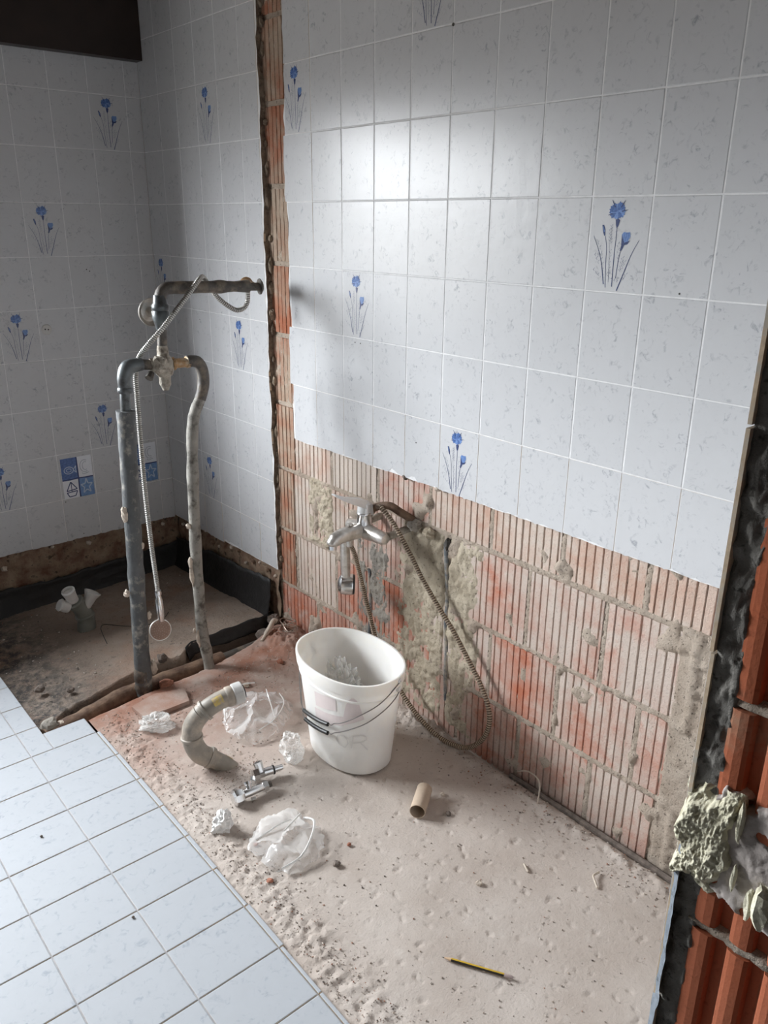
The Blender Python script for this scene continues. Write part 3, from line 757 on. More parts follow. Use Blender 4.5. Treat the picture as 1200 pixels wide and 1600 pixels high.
for b in (bk, bk2):
    md = b.modifiers.new('thick', 'SOLIDIFY'); md.thickness = 0.004

# ---------------------------------------------------------------- door jamb (bare brick, mortar, foam)
JX = -0.967
fr_j = lambda y, z, x=JX: frame((0, -1, 0), (0, 0, 1), (1, 0, 0), (x, y, z))
def jamb_brick_mesh(w, h, seed):
    rnd = random.Random(seed); pitch = 0.0357; prof = []; a = -0.002
    while a < w:
        rw = 0.0235
        prof += [(a, 0.0090), (a + .0035, 0.0016), (a + .0070, 0.0003), (a + rw * .55, -0.0004), (a + rw - .0035, 0.0004), (a + rw, 0.0030), (a + rw + .0016, 0.0098), (a + pitch - .002, 0.0100)]
        a += pitch
    prof = [(min(max(p, 0), w), q) for p, q in prof]
    n = len(prof); d = 0.03; m = MB()
    vs = [(p, 0, q) for p, q in prof] + [(p, h, q) for p, q in prof] + [(0, 0, d), (w, 0, d), (0, h, d), (w, h, d)]
    fs = [(i, i + 1, n + i + 1, n + i) for i in range(n - 1)]
    fs += [tuple([2 * n, 2 * n + 1] + list(reversed(range(n)))), tuple([2 * n + 3, 2 * n + 2] + list(range(n, 2 * n))), (2 * n, 0, n, 2 * n + 2), (n - 1, 2 * n + 1, 2 * n + 3, 2 * n - 1)]
    m.add(vs, fs); return m.mesh('jamb_brick', M['brick_jamb'])
JB = jamb_brick_mesh(0.098, 0.234, 1)
for c in range(0, 9):
    o = link('brick', JB, wall_front); h = BEDS[c + 1] - BEDS[c]
    o.matrix_world = fr_j(-1.9600, BEDS[c] + 0.0055) @ Matrix.Diagonal((1, (h - 0.011) / 0.234, 1, 1))
def jm(u, v):
    y = -1.957 - 0.103 * u; z = v * 2.15
    d = min(abs(z - b_) for b_ in BEDS); k_ = max(0.0, 1 - max(0.0, d - .005) / .004)
    return (JX + 0.0135 - k_ * 0.0115 + (0.0010 + k_ * .0035) * nz((y, z, 2), 60, 4), y, z)
field('joint_mortar', 24, 330, jm, M['mortar'], wall_front)
def je(u, v):      # dark mortar strip between tile edge and brick
    z = v * 2.15; wob = 0.004 * nz((z, 3, 1), 14, 3)
    wide = 0.0245 + wob + 0.012 * max(0, min(1, (1.14 - z) / 0.10)) * max(0, min(1, (z - 1.02) / 0.02))
    y = -1.9405 - (wide + 0.004) * u
    edge = max(0.0, u - 0.8) * 0.05
    return (JX + 0.0010 + 0.0042 * nz((y, z, 7), 70, 4) + 0.002 * nz((0, z, 7), 20, 2) + edge, y, z)
field('edge_mortar', 22, 420, je, M['jamb_mortar'], wall_front)
# tiles of the bathroom face, seen edge-on at the jamb
jt = tile_mesh('jamb_tile', 0.147, 0.197, 0.0045, M['tile'])
for k in range(0, 11):
    o = link('tile', jt, wall_front)
    z = PH * k + ROWZ
    o.matrix_world = frame((1, 0, 0), (0, 0, 1), (0, -1, 0), (JX - 0.0035 + random.uniform(-.0012, .0012), -1.9365 + random.uniform(-.0006, .0006), z))
MB().box(JX + 0.014, 0.0, -1.9625, -1.941, 0, CEIL).build('setting_bed', M['plaster'], wall_front)
MB().box(JX + 0.147, 0.0, -1.941, -1.937, 0, CEIL).build('plain_facing', M['tile'], wall_front)
def jr(u, v):      # light render skim along the lower edge
    z = 0.70 + v * 0.29; w = 0.0080 + 0.0040 * nz((z, 5, 4), 16, 3)
    return (JX - 0.0030 + 0.0010 * nz((u, z, 2), 40, 2) - 0.0045 * u, -1.9360 - w * u, z)
field('render_skim', 4, 90, jr, M['jamb_light_mortar'], wall_front)
def jf(u, v):      # lump of hardened foam over the edge
    y = -1.9335 - 0.056 * u; z = 0.945 + 0.115 * v + 0.018 * u * v
    e = min(u * .9 + .08, (1 - u) * 1.0, v * 1.3 - .35 * u * (1 - v) * .6, (1 - v) * 1.3)
    e += 0.16 * nz((y, z, 1), 34, 3)
    s = max(0, min(1, (e + .05) / .22))
    return (JX + 0.010 - s * (0.019 + 0.0045 * nz((y, z, 4), 45, 4)) - s * 0.0016 * nz((y * 2.2, z, 9), 230, 3), y, z)
field('foam_lump', 70, 120, jf, M['foam'], wall_front)
def jf2(u, v):     # grey filler smeared over the ribs next to it
    y = -1.965 - 0.075 * u; z = 0.950 + 0.125 * v
    e = min(u, 1 - u, v, 1 - v) * 1.0 + 0.38 * nz((y, z, 5), 30, 3) - 0.02
    s = max(0, min(1, (e + .04) / .10))
    return (JX + 0.010 - s * (0.0125 + 0.003 * nz((y, z, 2), 40, 3)), y, z)
field('filler_smear', 70, 110, jf2, M['foam_grey'], wall_front)
for (y, z, r, sq) in ((-1.990, 1.050, .0032, 7.0), (-2.021, 0.978, .0085, 2.6), (-2.010, 0.972, .0035, 5.0), (-1.993, 0.990, .0025, 6.0)):
    rock(MB(), (JX - 0.006, y, z), r, y * 40, flat=sq).build('foam_drip', M['foam'], wall_front)

# ---------------------------------------------------------------- floor
ZC = -0.010
fl = MB(); fl.box(-3.0, 0.034, -3.3, YO, -0.26, -0.16)
fl.box(-3.0, -1.004, -1.94, YB + .03, -0.16, -0.0020); fl.box(-1.004, -0.868, -1.94, 0.128, -0.16, -0.0020); fl.box(-3.0, 0.034, -3.3, -1.94, -0.16, -0.002)
floor = struct('floor', fl, M['floor_grout'], 'bathroom floor, white tiles on the left and bare dusty screed on the right')
FX, FY, FW, FH = -0.8682, 0.0288, 0.2000, 0.15095
gm = 0.0030
def ftile(x0, x1, y0, y1):
    w, h = x1 - x0 - gm, y1 - y0 - gm
    me = tile_mesh('floor_tile', w, h, 0.008, M['floor_tile'])
    o = link('tile', me, floor); c = Matrix.Translation((w / 2, h / 2, 0))
    o.matrix_world = fr_floor(x0 + gm / 2, y0 + gm / 2) @ c @ jitter(0.0016) @ c.inverted()
for mcol in range(5):
    x1 = FX - FW * mcol; x0 = x1 - FW
    for n in range(-8, 13):
        y1 = FY - FH * n; y0 = y1 - FH
        y1 = min(y1, YB); y0 = max(y0, -1.938)
        if y1 - y0 < 0.02: continue
        if mcol == 0:
            if n >= 0: ftile(x0, x1, y0, y1)
            elif n == -1:       # notched around the shower pit
                ftile(-1.001, x1, y0, 0.130); ftile(x0, -1.001, y0, y1)
            else: ftile(x0, -1.001, y0, y1)
        else: ftile(x0, x1, y0, y1)
for n in range(0, 13):          # sliver of the lifted row
    y1 = FY - FH * n; ftile(FX + .0005, FX + 0.0125 + random.uniform(-.0015, .0035), max(y1 - FH, -1.938), y1)

def front_y(x):                 # broken front of the shower trench
    P = [(-0.87, 0.124), (-0.65, 0.150), (-0.41, 0.165), (-0.127, 0.222), (0.035, 0.295)]
    for (a, b), (c, d) in zip(P[:-1], P[1:]):
        if x <= c: return b + (d - b) * (x - a) / (c - a)
    return P[-1][1]
def floor_h(x, y):
    z = ZC + 0.0022 * nz((x, y, 0), 4, 2) + 0.0005 * nz((x, y, 2), 30, 2)
    # adhesive left along the lifted tile edge
    e = math.exp(-((x + 0.80 + 0.03 * nz((0, y, 1), 5, 2)) / 0.050) ** 2)
    if y < 0.05: z += e * (0.0055 + 0.0065 * nz((x, y, 6), 40, 4))
    # gap along the wall foot
    if y < 0.1:
        z -= 0.028 * math.exp(-((x - 0.014) / 0.016) ** 2)
        z += 0.010 * math.exp(-((x + 0.035) / 0.022) ** 2) * max(0, 0.5 + nz((x, y, 9), 20, 3))
    # rubble heaps: far end of the wall, foot of the chase
    z += math.exp(-((x + 0.06) / 0.10) ** 2 - ((y - 0.16) / 0.10) ** 2) * (0.040 + 0.03 * nz((x, y, 4), 16, 4))
    z += math.exp(-((x + 0.02) / 0.05) ** 2 - ((y + 0.60) / 0.11) ** 2) * (0.012 + 0.035 * nz((x, y, 4), 20, 4))
    p = nz((x, y, 14), 38, 2)
    if p > 0.50: z -= 0.003 * min(1, (p - 0.50) * 7)
    return z
def floor_fn(u, v):
    x = -0.858 + u * 0.890
    y1 = front_y(x) + 0.006 * nz((x, 1, 0), 18, 3)
    y = -1.94 + (y1 + 1.94) * min(1.0, v / 0.985)
    z = floor_h(x, y)
    if v > 0.985: z = -0.13 * (v - 0.985) / 0.015 + z * (1 - (v - 0.985) / 0.015); y = y1 + 0.004
    return (x, y, z)
field('screed', 190, 440, floor_fn, M['screed'], floor)

# shower slab: tilted, broken along the trench
REAR = [(-1.004, 0.165), (-0.95, 0.20), (-0.90, 0.232), (-0.74, 0.282), (-0.575, 0.322), (-0.50, 0.318), (-0.435, 0.300), (-0.40, 0.33), (-0.36, 0.362), (-0.20, 0.352), (-0.06, 0.345), (0.035, 0.352)]
def rear_y(x):
    for (a, b), (c, d) in zip(REAR[:-1], REAR[1:]):
        if x <= c: return b + (d - b) * (x - a) / (c - a)
    return REAR[-1][1]
def slab_z(x, y):
    u = (x + 1.0); w = min(1, max(0, (y - 0.2) / 0.95))
    front = -0.022 + 0.044 * u; back = -0.062 + 0.030 * u
    return front + (back - front) * w
def slab_fn(u, v):
    x = -1.004 + u * 1.035; y0 = rear_y(x) + 0.006 * nz((x, 4, 0), 22, 3)
    if v < 0.03: t = v / 0.03; y = y0 - 0.006; z = -0.13 * (1 - t) + (slab_z(x, y0) - 0.008) * t
    else: y = y0 + (YB + 0.02 - y0) * (v - 0.03) / 0.97; z = slab_z(x, y)
    z += 0.004 * nz((x, y, 3), 9, 3) + 0.0022 * nz((x, y, 5), 45, 3)
    if x < -0.78 and v > 0.03: z += 0.010 * max(0, nz((x, y, 8), 26, 4)) * min(1, (-0.78 - x) / 0.08)
    return (x, y, z)
field('shower_slab', 130, 130, slab_fn, M['slab'], floor)
field('trench_bed', 100, 30, lambda u, v: (-1.004 + u * 1.035, 0.10 + v * 0.30, -0.095 + 0.012 * nz((u * 1.0, v * .3, 1), 16, 4)), M['trench'], floor)
# buried supply pipe lying in the trench
tp = MB().tube([(x, 0.155 + 0.075 * min(1, (x + 0.99) / 0.30) + 0.004 * math.sin(x * 9), -0.036 + 0.003 * nz((x, 2, 2), 9)) for x in [-0.99 + 0.03 * i for i in range(24)]], [0.030 + 0.004 * nz((i, 1, 1), 0.7) for i in range(24)], 12)
smooth_by_angle(tp.build('trench_pipe', M['pipe_brown'], floor), 60)
tp = MB().tube([(x, 0.245 + 0.05 * (x + 0.32), -0.050) for x in [-0.32 + 0.03 * i for i in range(12)]], 0.024, 10)
smooth_by_angle(tp.build('trench_pipe', M['pipe_dark'], floor), 60)
for (x, y, z, r, mt, f) in ((-0.965, 0.175, -0.010, 0.030, 'mortar_grey', .7), (-0.93, 0.165, -0.02, 0.020, 'pale_stone', .8), (-0.56, 0.165, -0.010, 0.026, 'red_stone', .6), (-0.50, 0.325, 0.0, 0.020, 'dark_stone', .9),
                      (-0.30, 0.19, -0.035, 0.022, 'red_stone', .7), (-0.24, 0.20, -0.04, 0.025, 'dark_stone', .7), (-0.10, 0.255, -0.01, 0.03, 'dark_stone', .8), (-0.02, 0.30, 0.012, 0.026, 'dark_stone', .9), (-0.72, 0.16, -0.05, 0.02, 'dark_stone', .8)):
    rock(MB(), (x, y, z), r, x * 31, flat=f).build('trench_rubble', M[mt], floor)
# loose bitumen felt flap over the trench
def flap(u, v):
    x = -0.40 + 0.41 * u; y = rear_y(x) + 0.006 - 0.030 * v + 0.006 * nz((x, v, 2), 14, 2)
    return (x, y, slab_z(x, y) + 0.006 - 0.045 * v + 0.008 * nz((x, v, 7), 12, 3))
fo = field('felt_flap', 40, 6, flap, M['bitumen_shade'], floor); md = fo.modifiers.new('thick', 'SOLIDIFY'); md.thickness = 0.004
# flat cake of mortar left on the screed
ck = MB().prism([(-0.723, 0.088), (-0.717, 0.005), (-0.640, -0.002), (-0.557, -0.002), (-0.533, 0.080), (-0.585, 0.095), (-0.631, 0.112), (-0.68, 0.10)], lambda a, b, t: (a, b, t), 0.004, -0.02)
ck.build('mortar_cake', M['screed'], floor)
# gutter-like dark edging along the wall foot
ge = MB().tube([(0.004 + 0.003 * nz((y, 1, 0), 8), y, -0.012) for y in [-0.95 - 0.04 * i for i in range(25)]], 0.009, 6)
ge.build('wall_foot_strip', M['dark_stone'], floor)

# ---------------------------------------------------------------- wooden box high on the back wall
wb = thing('wooden_box', 'dark brown wooden box fixed high on the back wall in the corner', 'wooden box', (-1.2, YB, 2.124))
MB().box(-2.98, -0.002, YB - 0.055, YB - 0.037, 2.124, CEIL - .002).build('front_panel', M['dark_wood'], wb)
MB().box(-2.98, -0.002, YB - 0.037, YB - 0.001, 2.124, 2.142).build('bottom_board', M['dark_wood'], wb)
adopt(wb)

# ---------------------------------------------------------------- shower pipework left standing free
sp = thing('shower_pipework', 'freestanding stripped shower pipes with old mixer valve above the trench', 'pipework', (-0.5, 0.2, -0.05))
P2 = 0.2
lp = [(-0.632, P2, -0.04), (-0.628, P2, 0.02), (-0.625, P2, 0.12), (-0.618, P2, 0.32), (-0.611, P2, 0.52), (-0.604, P2, 0.70), (-0.597, P2, 0.88), (-0.593, P2, 0.975)]
L = catmull(lp, 6)
def wob(R0, pts, s, a): return [R0 * (1 + a * nz((p.x, p.y, p.z), s, 3)) for p in pts]
smooth_by_angle(MB().tube(L, wob(0.0275, L, 16, 0.14), 14).build('riser_pipe', M['pipe_wrap'], sp), 60)
smooth_by_angle(MB().lathe((-0.631, P2, -0.03), (0.02, 0, 1), [(0, .026), (.02, .031), (.045, .026), (.05, .030), (.085, .029), (.10, .024)], 12).build('pipe_joint', M['pipe_dark'], sp), 40)
smooth_by_angle(MB().tube(catmull([(-0.593, P2, 0.96), (-0.591, P2, 1.01), (-0.586, P2, 1.06)], 4), [0.016] * 9, 12).build('pipe_stub', M['zinc'], sp))
el = catmull([(-0.588, P2, 1.035), (-0.586, P2, 1.075), (-0.575, P2, 1.104), (-0.555, P2, 1.112), (-0.525, P2, 1.113)], 5)
smooth_by_angle(MB().tube(el, [0.019 + 0.005 * math.sin(math.pi * i / 20) for i in range(21)], 14).build('elbow', M['zinc'], sp))
smooth_by_angle(MB().lathe((-0.588, P2, 1.030), (0.03, 0, 1), [(0, .021), (.004, .024), (.014, .024), (.018, .021)], 14).build('elbow_collar', M['zinc'], sp))
smooth_by_angle(MB().tube([(-0.54, P2, 1.113), (-0.52, P2, 1.112), (-0.495, P2, 1.108)], [.016, .0165, .016], 12).build('pipe_stub', M['pipe_dark'], sp))
# mixer valve
vb = MB().lathe((-0.452, P2, 1.165), (0.0, 0, -1), [(0, .016), (.012, .018), (.03, .0185), (.036, .024), (.05, .030), (.075, .031), (.092, .026), (.098, .019), (.125, .018), (.131, .014), (.142, .010)], 12)
rock(vb, (-0.470, P2 - 0.012, 1.105), 0.028, 4, flat=1.1)
smooth_by_angle(vb.build('mixer_valve', M['limed'], sp), 35)
smooth_by_angle(MB().lathe((-0.500, P2, 1.107), (1, 0, 0), [(0, .018), (.002, .022), (.022, .022), (.026, .026), (.04, .024)], 6).build('union_nut', M['limed'], sp), 30)
smooth_by_angle(MB().lathe((-0.425, P2, 1.104), (1, 0, 0), [(0, .020), (.008, .022), (.014, .016), (.022, .0155), (.05, .0155), (.052, .019), (.060, .019)], 10).build('union_nut', M['rust'], sp), 30)
smooth_by_angle(MB().tube([(-0.50, P2 - .01, 1.085), (-0.515, P2 - .02, 1.070)], [.010, .013], 8).build('drain_plug', M['pipe_dark'], sp))
# right riser
rp = catmull([(-0.372, P2, 1.106), (-0.350, P2, 1.106), (-0.330, P2, 1.098), (-0.318, P2, 1.070), (-0.317, P2, 1.030), (-0.330, P2, 0.985), (-0.352, P2, 0.945), (-0.366, P2, 0.90), (-0.375, P2, 0.82), (-0.384, P2, 0.65), (-0.390, P2, 0.47), (-0.394, P2 - .005, 0.30), (-0.396, P2 - .010, 0.15), (-0.390, P2 - .022, 0.05), (-0.386, P2 - .030, -0.03)], 5)
k1 = 26
smooth_by_angle(MB().tube(rp[:k1 + 1], wob(0.0205, rp[:k1 + 1], 14, .10), 12).build('riser_pipe', M['pipe_dark'], sp), 60)
smooth_by_angle(MB().tube(rp[k1:], wob(0.0195, rp[k1:], 14, .16), 12).build('riser_pipe', M['pipe_pale'], sp), 60)
# centre riser, tee, escutcheon, top arm
smooth_by_angle(MB().tube(catmull([(-0.452, P2, 1.155), (-0.450, P2, 1.19), (-0.446, P2, 1.225), (-0.446, P2, 1.25)], 4), 0.0150, 12).build('riser_pipe', M['pipe_dark'], sp))
smooth_by_angle(MB().lathe((-0.449, P2, 1.215), (0.02, 0, 1), [(0, .017), (.02, .022), (.034, .027), (.052, .027), (.058, .024), (.062, .027), (.074, .027), (.080, .022), (.105, .020)], 14).build('tee', M['zinc'], sp), 40)
ea = catmull([(-0.446, P2, 1.305), (-0.440, P2, 1.325), (-0.425, P2, 1.338), (-0.395, P2, 1.340)], 4)
smooth_by_angle(MB().tube(ea, .0195, 12).build('elbow', M['pipe_dark'], sp))
smooth_by_angle(MB().lathe((-0.449, P2, 1.264), (-.12, 1, 0), [(0, .018), (.035, .016), (.060, .016), (.064, .030), (.058, .039), (.050, .0435), (.052, .0445), (.062, .041), (.070, .030), (.072, .010)], 24).build('escutcheon', M['chrome_dull'], sp), 40)
ar = [Vector((-0.405 + 0.27 * t, P2 - 0.015 * t, 1.340 - 0.006 * t)) for t in [i / 24 for i in range(25)]]
smooth_by_angle(MB().tube(ar, wob(0.0195, ar, 22, .16), 12).build('arm_pipe', M['pipe_dark'], sp), 60)
smooth_by_angle(MB().lathe((-0.145, P2 - .014, 1.332), (.97, -.2, 0), [(0, .013), (.045, .013), (.046, .026), (.050, .026), (.052, .020), (.056, .018)], 16).build('arm_flange', M['pipe_dark'], sp), 40)
smooth_by_angle(MB().lathe((-0.118, P2 - .01, 1.334), (0.1, 1, .02), [(0, .014), (.030, .014), (.042, .024), (.047, .026), (.05, .025)], 18).build('escutcheon', M['rust'], sp), 40)
# clots of mortar still sticking to the pipes
for (x, z, r, dy, f) in ((-0.634, 0.640, .013, -.008, 1.9), (-0.655, 0.36, .010, -.004, 1.3), (-0.590, 0.52, .009, -.012, 1.6), (-0.588, 0.26, .008, -.01, 1.8), (-0.590, 0.055, .013, -.006, 2.2), (-0.603, 0.46, .008, 0, 1.3), (-0.414, 0.545, .010, -.004, 1.0), (-0.416, 0.36, .008, -.006, 4.6), (-0.418, 0.41, .008, -.006, 2.6), (-0.413, 0.11, .008, -.016, 4.2), (-0.425, 0.145, .006, -.01, 1.6)):
    rock(MB(), (x, P2 + dy, z), r, x * 50 + z * 9, flat=f).build('mortar_clot', M['pale_stone'], sp)
adopt(sp)

# hand shower slung over the pipes
hs = thing('hand_shower', 'chrome hand shower hanging on its steel hose beside the freestanding pipes', 'hand shower', (-0.53, 0.235, 0.12))
H1 = [(-0.122, .215, 1.318), (-0.120, .222, 1.285), (-0.132, .225, 1.262), (-0.163, .225, 1.255), (-0.200, .226, 1.275), (-0.235, .228, 1.305), (-0.268, .218, 1.345), (-0.300, .190, 1.369), (-0.330, .165, 1.360), (-0.362, .158, 1.330), (-0.415, .158, 1.275), (-0.465, .162, 1.222), (-0.505, .182, 1.175), (-0.527, .215, 1.130), (-0.533, .236, 1.080), (-0.534, .240, 1.02), (-0.536, .240, 0.92), (-0.538, .240, 0.78), (-0.538, .240, 0.65), (-0.535, .240, 0.50), (-0.530, .240, 0.38), (-0.527, .240, 0.305)]
o = corrugated(H1, 0.0084, 0.0066, 0.22).build('hose', [M['hose_steel'], M['hose_groove_shade']], hs, smooth=False)
smooth_by_angle(MB().lathe((-0.527, .240, 0.318), (0.02, 0, -1), [(0, .0105), (.006, .0125), (.016, .0125), (.018, .010), (.030, .0105), (.034, .013), (.075, .0155), (.105, .0125), (.120, .011)], 14).build('handle', M['chrome'], hs), 40)
hd = smooth_by_angle(MB().lathe((-0.532, .252, 0.163), (-.16, -1, .30), [(0, .018), (.006, .032), (.014, .0385), (.022, .0395), (.024, .038)], 26).build('head', M['chrome_dull'], hs), 40)
ax = Vector((-.16, -1, .30)).normalized(); fc = Vector((-0.532, .252, 0.163)) + ax * .0242
smooth_by_angle(MB().lathe(fc, ax, [(0, .036), (.0008, .035)], 26).build('spray_face', M['head_face'], hd))
uu = ax.cross(Vector((0, 0, 1))).normalized(); ww = ax.cross(uu); nm = MB()
for rr, nn in ((.007, 5), (.015, 10), (.0225, 15), (.030, 20)):
    for j in range(nn):
        t = 2 * math.pi * j / nn; c = fc + ax * .0008 + (uu * math.cos(t) + ww * math.sin(t)) * rr
        nm.lathe(c, ax, [(0, .0011), (.0012, .0008)], 6)
nm.build('nozzles', M['nozzle'], hd)
adopt(hs)

# grey waste pipe with white connectors in the shower pit
wt = thing('waste_pipe', 'grey waste elbow with white connectors standing in the shower pit', 'pipe', (-0.62, 0.80, -0.045))
zb = -0.05
smooth_by_angle(MB().tube(catmull([(-0.612, .79, -.06), (-0.606, .79, -.01), (-0.606, .79, .03), (-0.625, .785, .07), (-0.648, .78, .105)], 5), [.036] * 6 + [.034] * 8 + [.031] * 7, 16).build('elbow', M['pvc_green'], wt), 50)
smooth_by_angle(MB().lathe((-0.607, .79, .022), (-.15, 0, 1), [(0, .036), (.004, .039), (.010, .039), (.014, .035)], 18).build('socket_ring', M['pvc_green'], wt), 40)
smooth_by_angle(MB().lathe((-0.640, .781, .094), (-.5, -.08, 1), [(0, .034), (.004, .037), (.012, .037), (.016, .033)], 18).build('socket_ring', M['pvc_green'], wt), 40)
smooth_by_angle(MB().lathe((-0.650, .778, .112), (-.35, -.2, 1), [(0, .022), (.03, .023), (.05, .026), (.056, .027), (.06, .021), (.05, .018)], 18).build('connector', M['dull_white_plastic'], wt), 40)
smooth_by_angle(MB().lathe((-0.672, .775, .090), (-1, 0, .65), [(0, .022), (.015, .024), (.03, .022), (.036, .026), (.042, .022)], 16).build('connector', M['dull_white_plastic'], wt), 40)
smooth_by_angle(MB().lathe((-0.606, .780, .065), (.62, 0, 1), [(0, .017), (.03, .022), (.05, .025), (.066, .032), (.070, .034), (.072, .028), (.060, .020)], 18).build('connector', M['dull_white_plastic'], wt), 40)
adopt(wt)
tag(MB().tube(catmull([(-.60, .60, -.022), (-.59, .66, -.015), (-.575, .72, -.012), (-.55, .74, -.012), (-.50, .69, -.015), (-.44, .63, -.010), (-.36, .62, -.006), (-.30, .68, -.012)], 6), .0016, 5).build('wire', M['wire']), 'thin black wire curled on the shower pit floor', 'wire')

# ---------------------------------------------------------------- bath mixer on the right wall
tp = thing('bath_mixer', 'chrome single-lever bath mixer hanging from the bare brick wall', 'tap', (-0.09, -0.375, 0.60))
BY, BZ, BXc = -0.372, 0.622, -0.092
smooth_by_angle(MB().tube([(BXc, BY + .082, BZ), (BXc, BY + .075, BZ), (BXc, BY + .05, BZ), (BXc, BY + .02, BZ), (BXc, BY - .02, BZ), (BXc, BY - .05, BZ), (BXc, BY - .090, BZ), (BXc, BY - .104, BZ), (BXc, BY - .107, BZ)], [.010, .019, .0225, .026, .026, .0225, .0205, .016, .006], 18).build('body', M['chrome_dull'], tp), 50)
sp_ = catmull([(BXc + .005, BY, BZ + .004), (BXc - .04, BY, BZ + .004), (BXc - .08, BY, BZ + .004), (BXc - .108, BY, BZ - .001), (BXc - .122, BY, BZ - .010), (BXc - .126, BY, BZ - .020)], 4)
smooth_by_angle(MB().tube(sp_, [.024] * 6 + [.0235] * 5 + [.0225] * 4 + [.0195] * 4 + [.016, .0145], 16).build('spout', M['chrome_dull'], tp), 60)
smooth_by_angle(MB().lathe((BXc - .125, BY, BZ - .020), (0, 0, -1), [(0, .0125), (.012, .0125), (.013, .010)], 14).build('aerator', M['chrome'], tp), 40)
smooth_by_angle(MB().lathe((BXc, BY, BZ + .012), (0, 0, 1), [(0, .024), (.02, .0235), (.042, .0225), (.044, .0240), (.048, .0240), (.050, .0225)], 20).build('cartridge_housing', M['chrome'], tp), 40)
lv = MB()
lvp = catmull([(BXc + .020, BY, BZ + .070), (BXc - .005, BY, BZ + .092), (BXc - .045, BY, BZ + .108), (BXc - .080, BY, BZ + .122), (BXc - .118, BY, BZ + .143)], 5)
for i, (p, q) in enumerate(zip(lvp[:-1], lvp[1:])):
    t0, t1 = i / 20, (i + 1) / 20; w0, w1 = .024 * (1 - .50 * t0), .024 * (1 - .50 * t1); h0, h1 = .034 * (1 - .86 * t0), .034 * (1 - .86 * t1)
    def sec(p, w, h): return [(p.x, p.y - w, p.z - h * .6), (p.x, p.y + w, p.z - h * .6), (p.x, p.y + w * .7, p.z + h * .5), (p.x, p.y - w * .7, p.z + h * .5)]
    lv.add(sec(p, w0, h0) + sec(q, w1, h1), [(0, 1, 5, 4), (1, 2, 6, 5), (2, 3, 7, 6), (3, 0, 4, 7)] + ([(3, 2, 1, 0)] if i == 0 else []) + ([(4, 5, 6, 7)] if i == len(lvp) - 2 else []))
lv.lathe((BXc, BY, BZ + .060), (.08, 0, 1), [(0, .0225), (.012, .0225), (.030, .021), (.036, .015), (.038, .004)], 20)
smooth_by_angle(lv.build('lever', M['chrome_matt'], tp), 35)
smooth_by_angle(MB().lathe((BXc - .055, BY + .002, BZ + .020), (0, 0, 1), [(0, .006), (.008, .006), (.010, .010), (.016, .009), (.018, .005)], 12).build('diverter_knob', M['chrome_dull'], tp), 40)
smooth_by_angle(MB().lathe((BXc - .05, BY + .012, BZ - .014), (0, 0, -1), [(0, .013), (.012, .012), (.014, .010), (.028, .0105), (.032, .009)], 12).build('hose_outlet', M['chrome_dull'], tp), 40)
for s in (-.078, .066):
    smooth_by_angle(MB().tube(catmull([(BXc + .004, BY + s, BZ - .002), (BXc + .04, BY + s, BZ - .006), (BXc + .075, BY + s - .012, BZ + .004), (0.03, BY + s - .015, BZ + .010)], 4), [.015] * 4 + [.012] * 9, 12).build('wall_connector', M['limed'], tp), 50)
adopt(tp)
# brown supply pipe elbowing out of the wall behind the mixer
smooth_by_angle(tag(MB().tube(catmull([(-0.060, -0.345, 0.664), (-0.052, -0.375, 0.690), (-0.044, -0.415, 0.706), (-0.034, -0.436, 0.706), (-0.018, -0.462, 0.690), (0.024, -0.505, 0.655)], 5), [.0125] * 26, 12).build('supply_pipe', M['pipe_brown']), 'brown supply pipe elbow sticking out of the brick wall behind the mixer', 'pipe'), 50)
# bath hand shower and its long hose
bh = thing('bath_hand_shower', 'chrome hand shower hung head-down on the bath mixer with a long looped hose', 'hand shower', (-0.10, -0.29, 0.40))
H2 = [(-0.113, -0.300, 0.585), (-0.080, -0.312, 0.610), (-0.052, -0.335, 0.640), (-0.050, -0.375, 0.685), (-0.062, -0.412, 0.706), (-0.068, -0.440, 0.700), (-0.058, -0.475, 0.665), (-0.042, -0.525, 0.590), (-0.028, -0.575, 0.510), (-0.018, -0.640, 0.435), (-0.014, -0.705, 0.375), (-0.012, -0.770, 0.305), (-0.012, -0.825, 0.245), (-0.014, -0.862, 0.185), (-0.018, -0.872, 0.130), (-0.026, -0.855, 0.075), (-0.034, -0.810, 0.025), (-0.040, -0.755, 0.006), (-0.044, -0.700, 0.002), (-0.046, -0.645, 0.012), (-0.045, -0.590, 0.030), (-0.042, -0.530, 0.058), (-0.040, -0.470, 0.100), (-0.042, -0.420, 0.155), (-0.052, -0.385, 0.225), (-0.064, -0.366, 0.310), (-0.080, -0.354, 0.400), (-0.098, -0.350, 0.480), (-0.122, -0.356, 0.550), (-0.141, -0.360, 0.582)]
corrugated(H2, 0.0080, 0.0076, 0.25).build('hose', [M['hose_bronze'], M['hose_shadow']], bh)
smooth_by_angle(MB().tube([(-0.116, -0.300, 0.590), (-0.113, -0.298, 0.560), (-0.109, -0.295, 0.520), (-0.105, -0.291, 0.470), (-0.103, -0.289, 0.440), (-0.100, -0.287, 0.415)], [.011, .0145, .016, .016, .0145, .017], 16).build('handle', M['chrome_dull'], bh), 50)
hx = Vector((.80, -.62, -.05)).normalized(); ho = Vector((-0.123, -0.270, 0.408))
h2 = smooth_by_angle(MB().lathe(ho, hx, [(0, .010), (.004, .024), (.012, .0335), (.026, .0355), (.040, .035), (.046, .0355), (.050, .035)], 24).build('head', M['chrome'], bh), 40)
smooth_by_angle(MB().lathe(ho + hx * .050, hx, [(-.002, .034), (.006, .0335), (.007, .029), (.004, .027), (.004, .018), (.007, .017), (.007, .009)], 24).build('spray_face', M['black_rubber'], h2), 40)
adopt(bh)

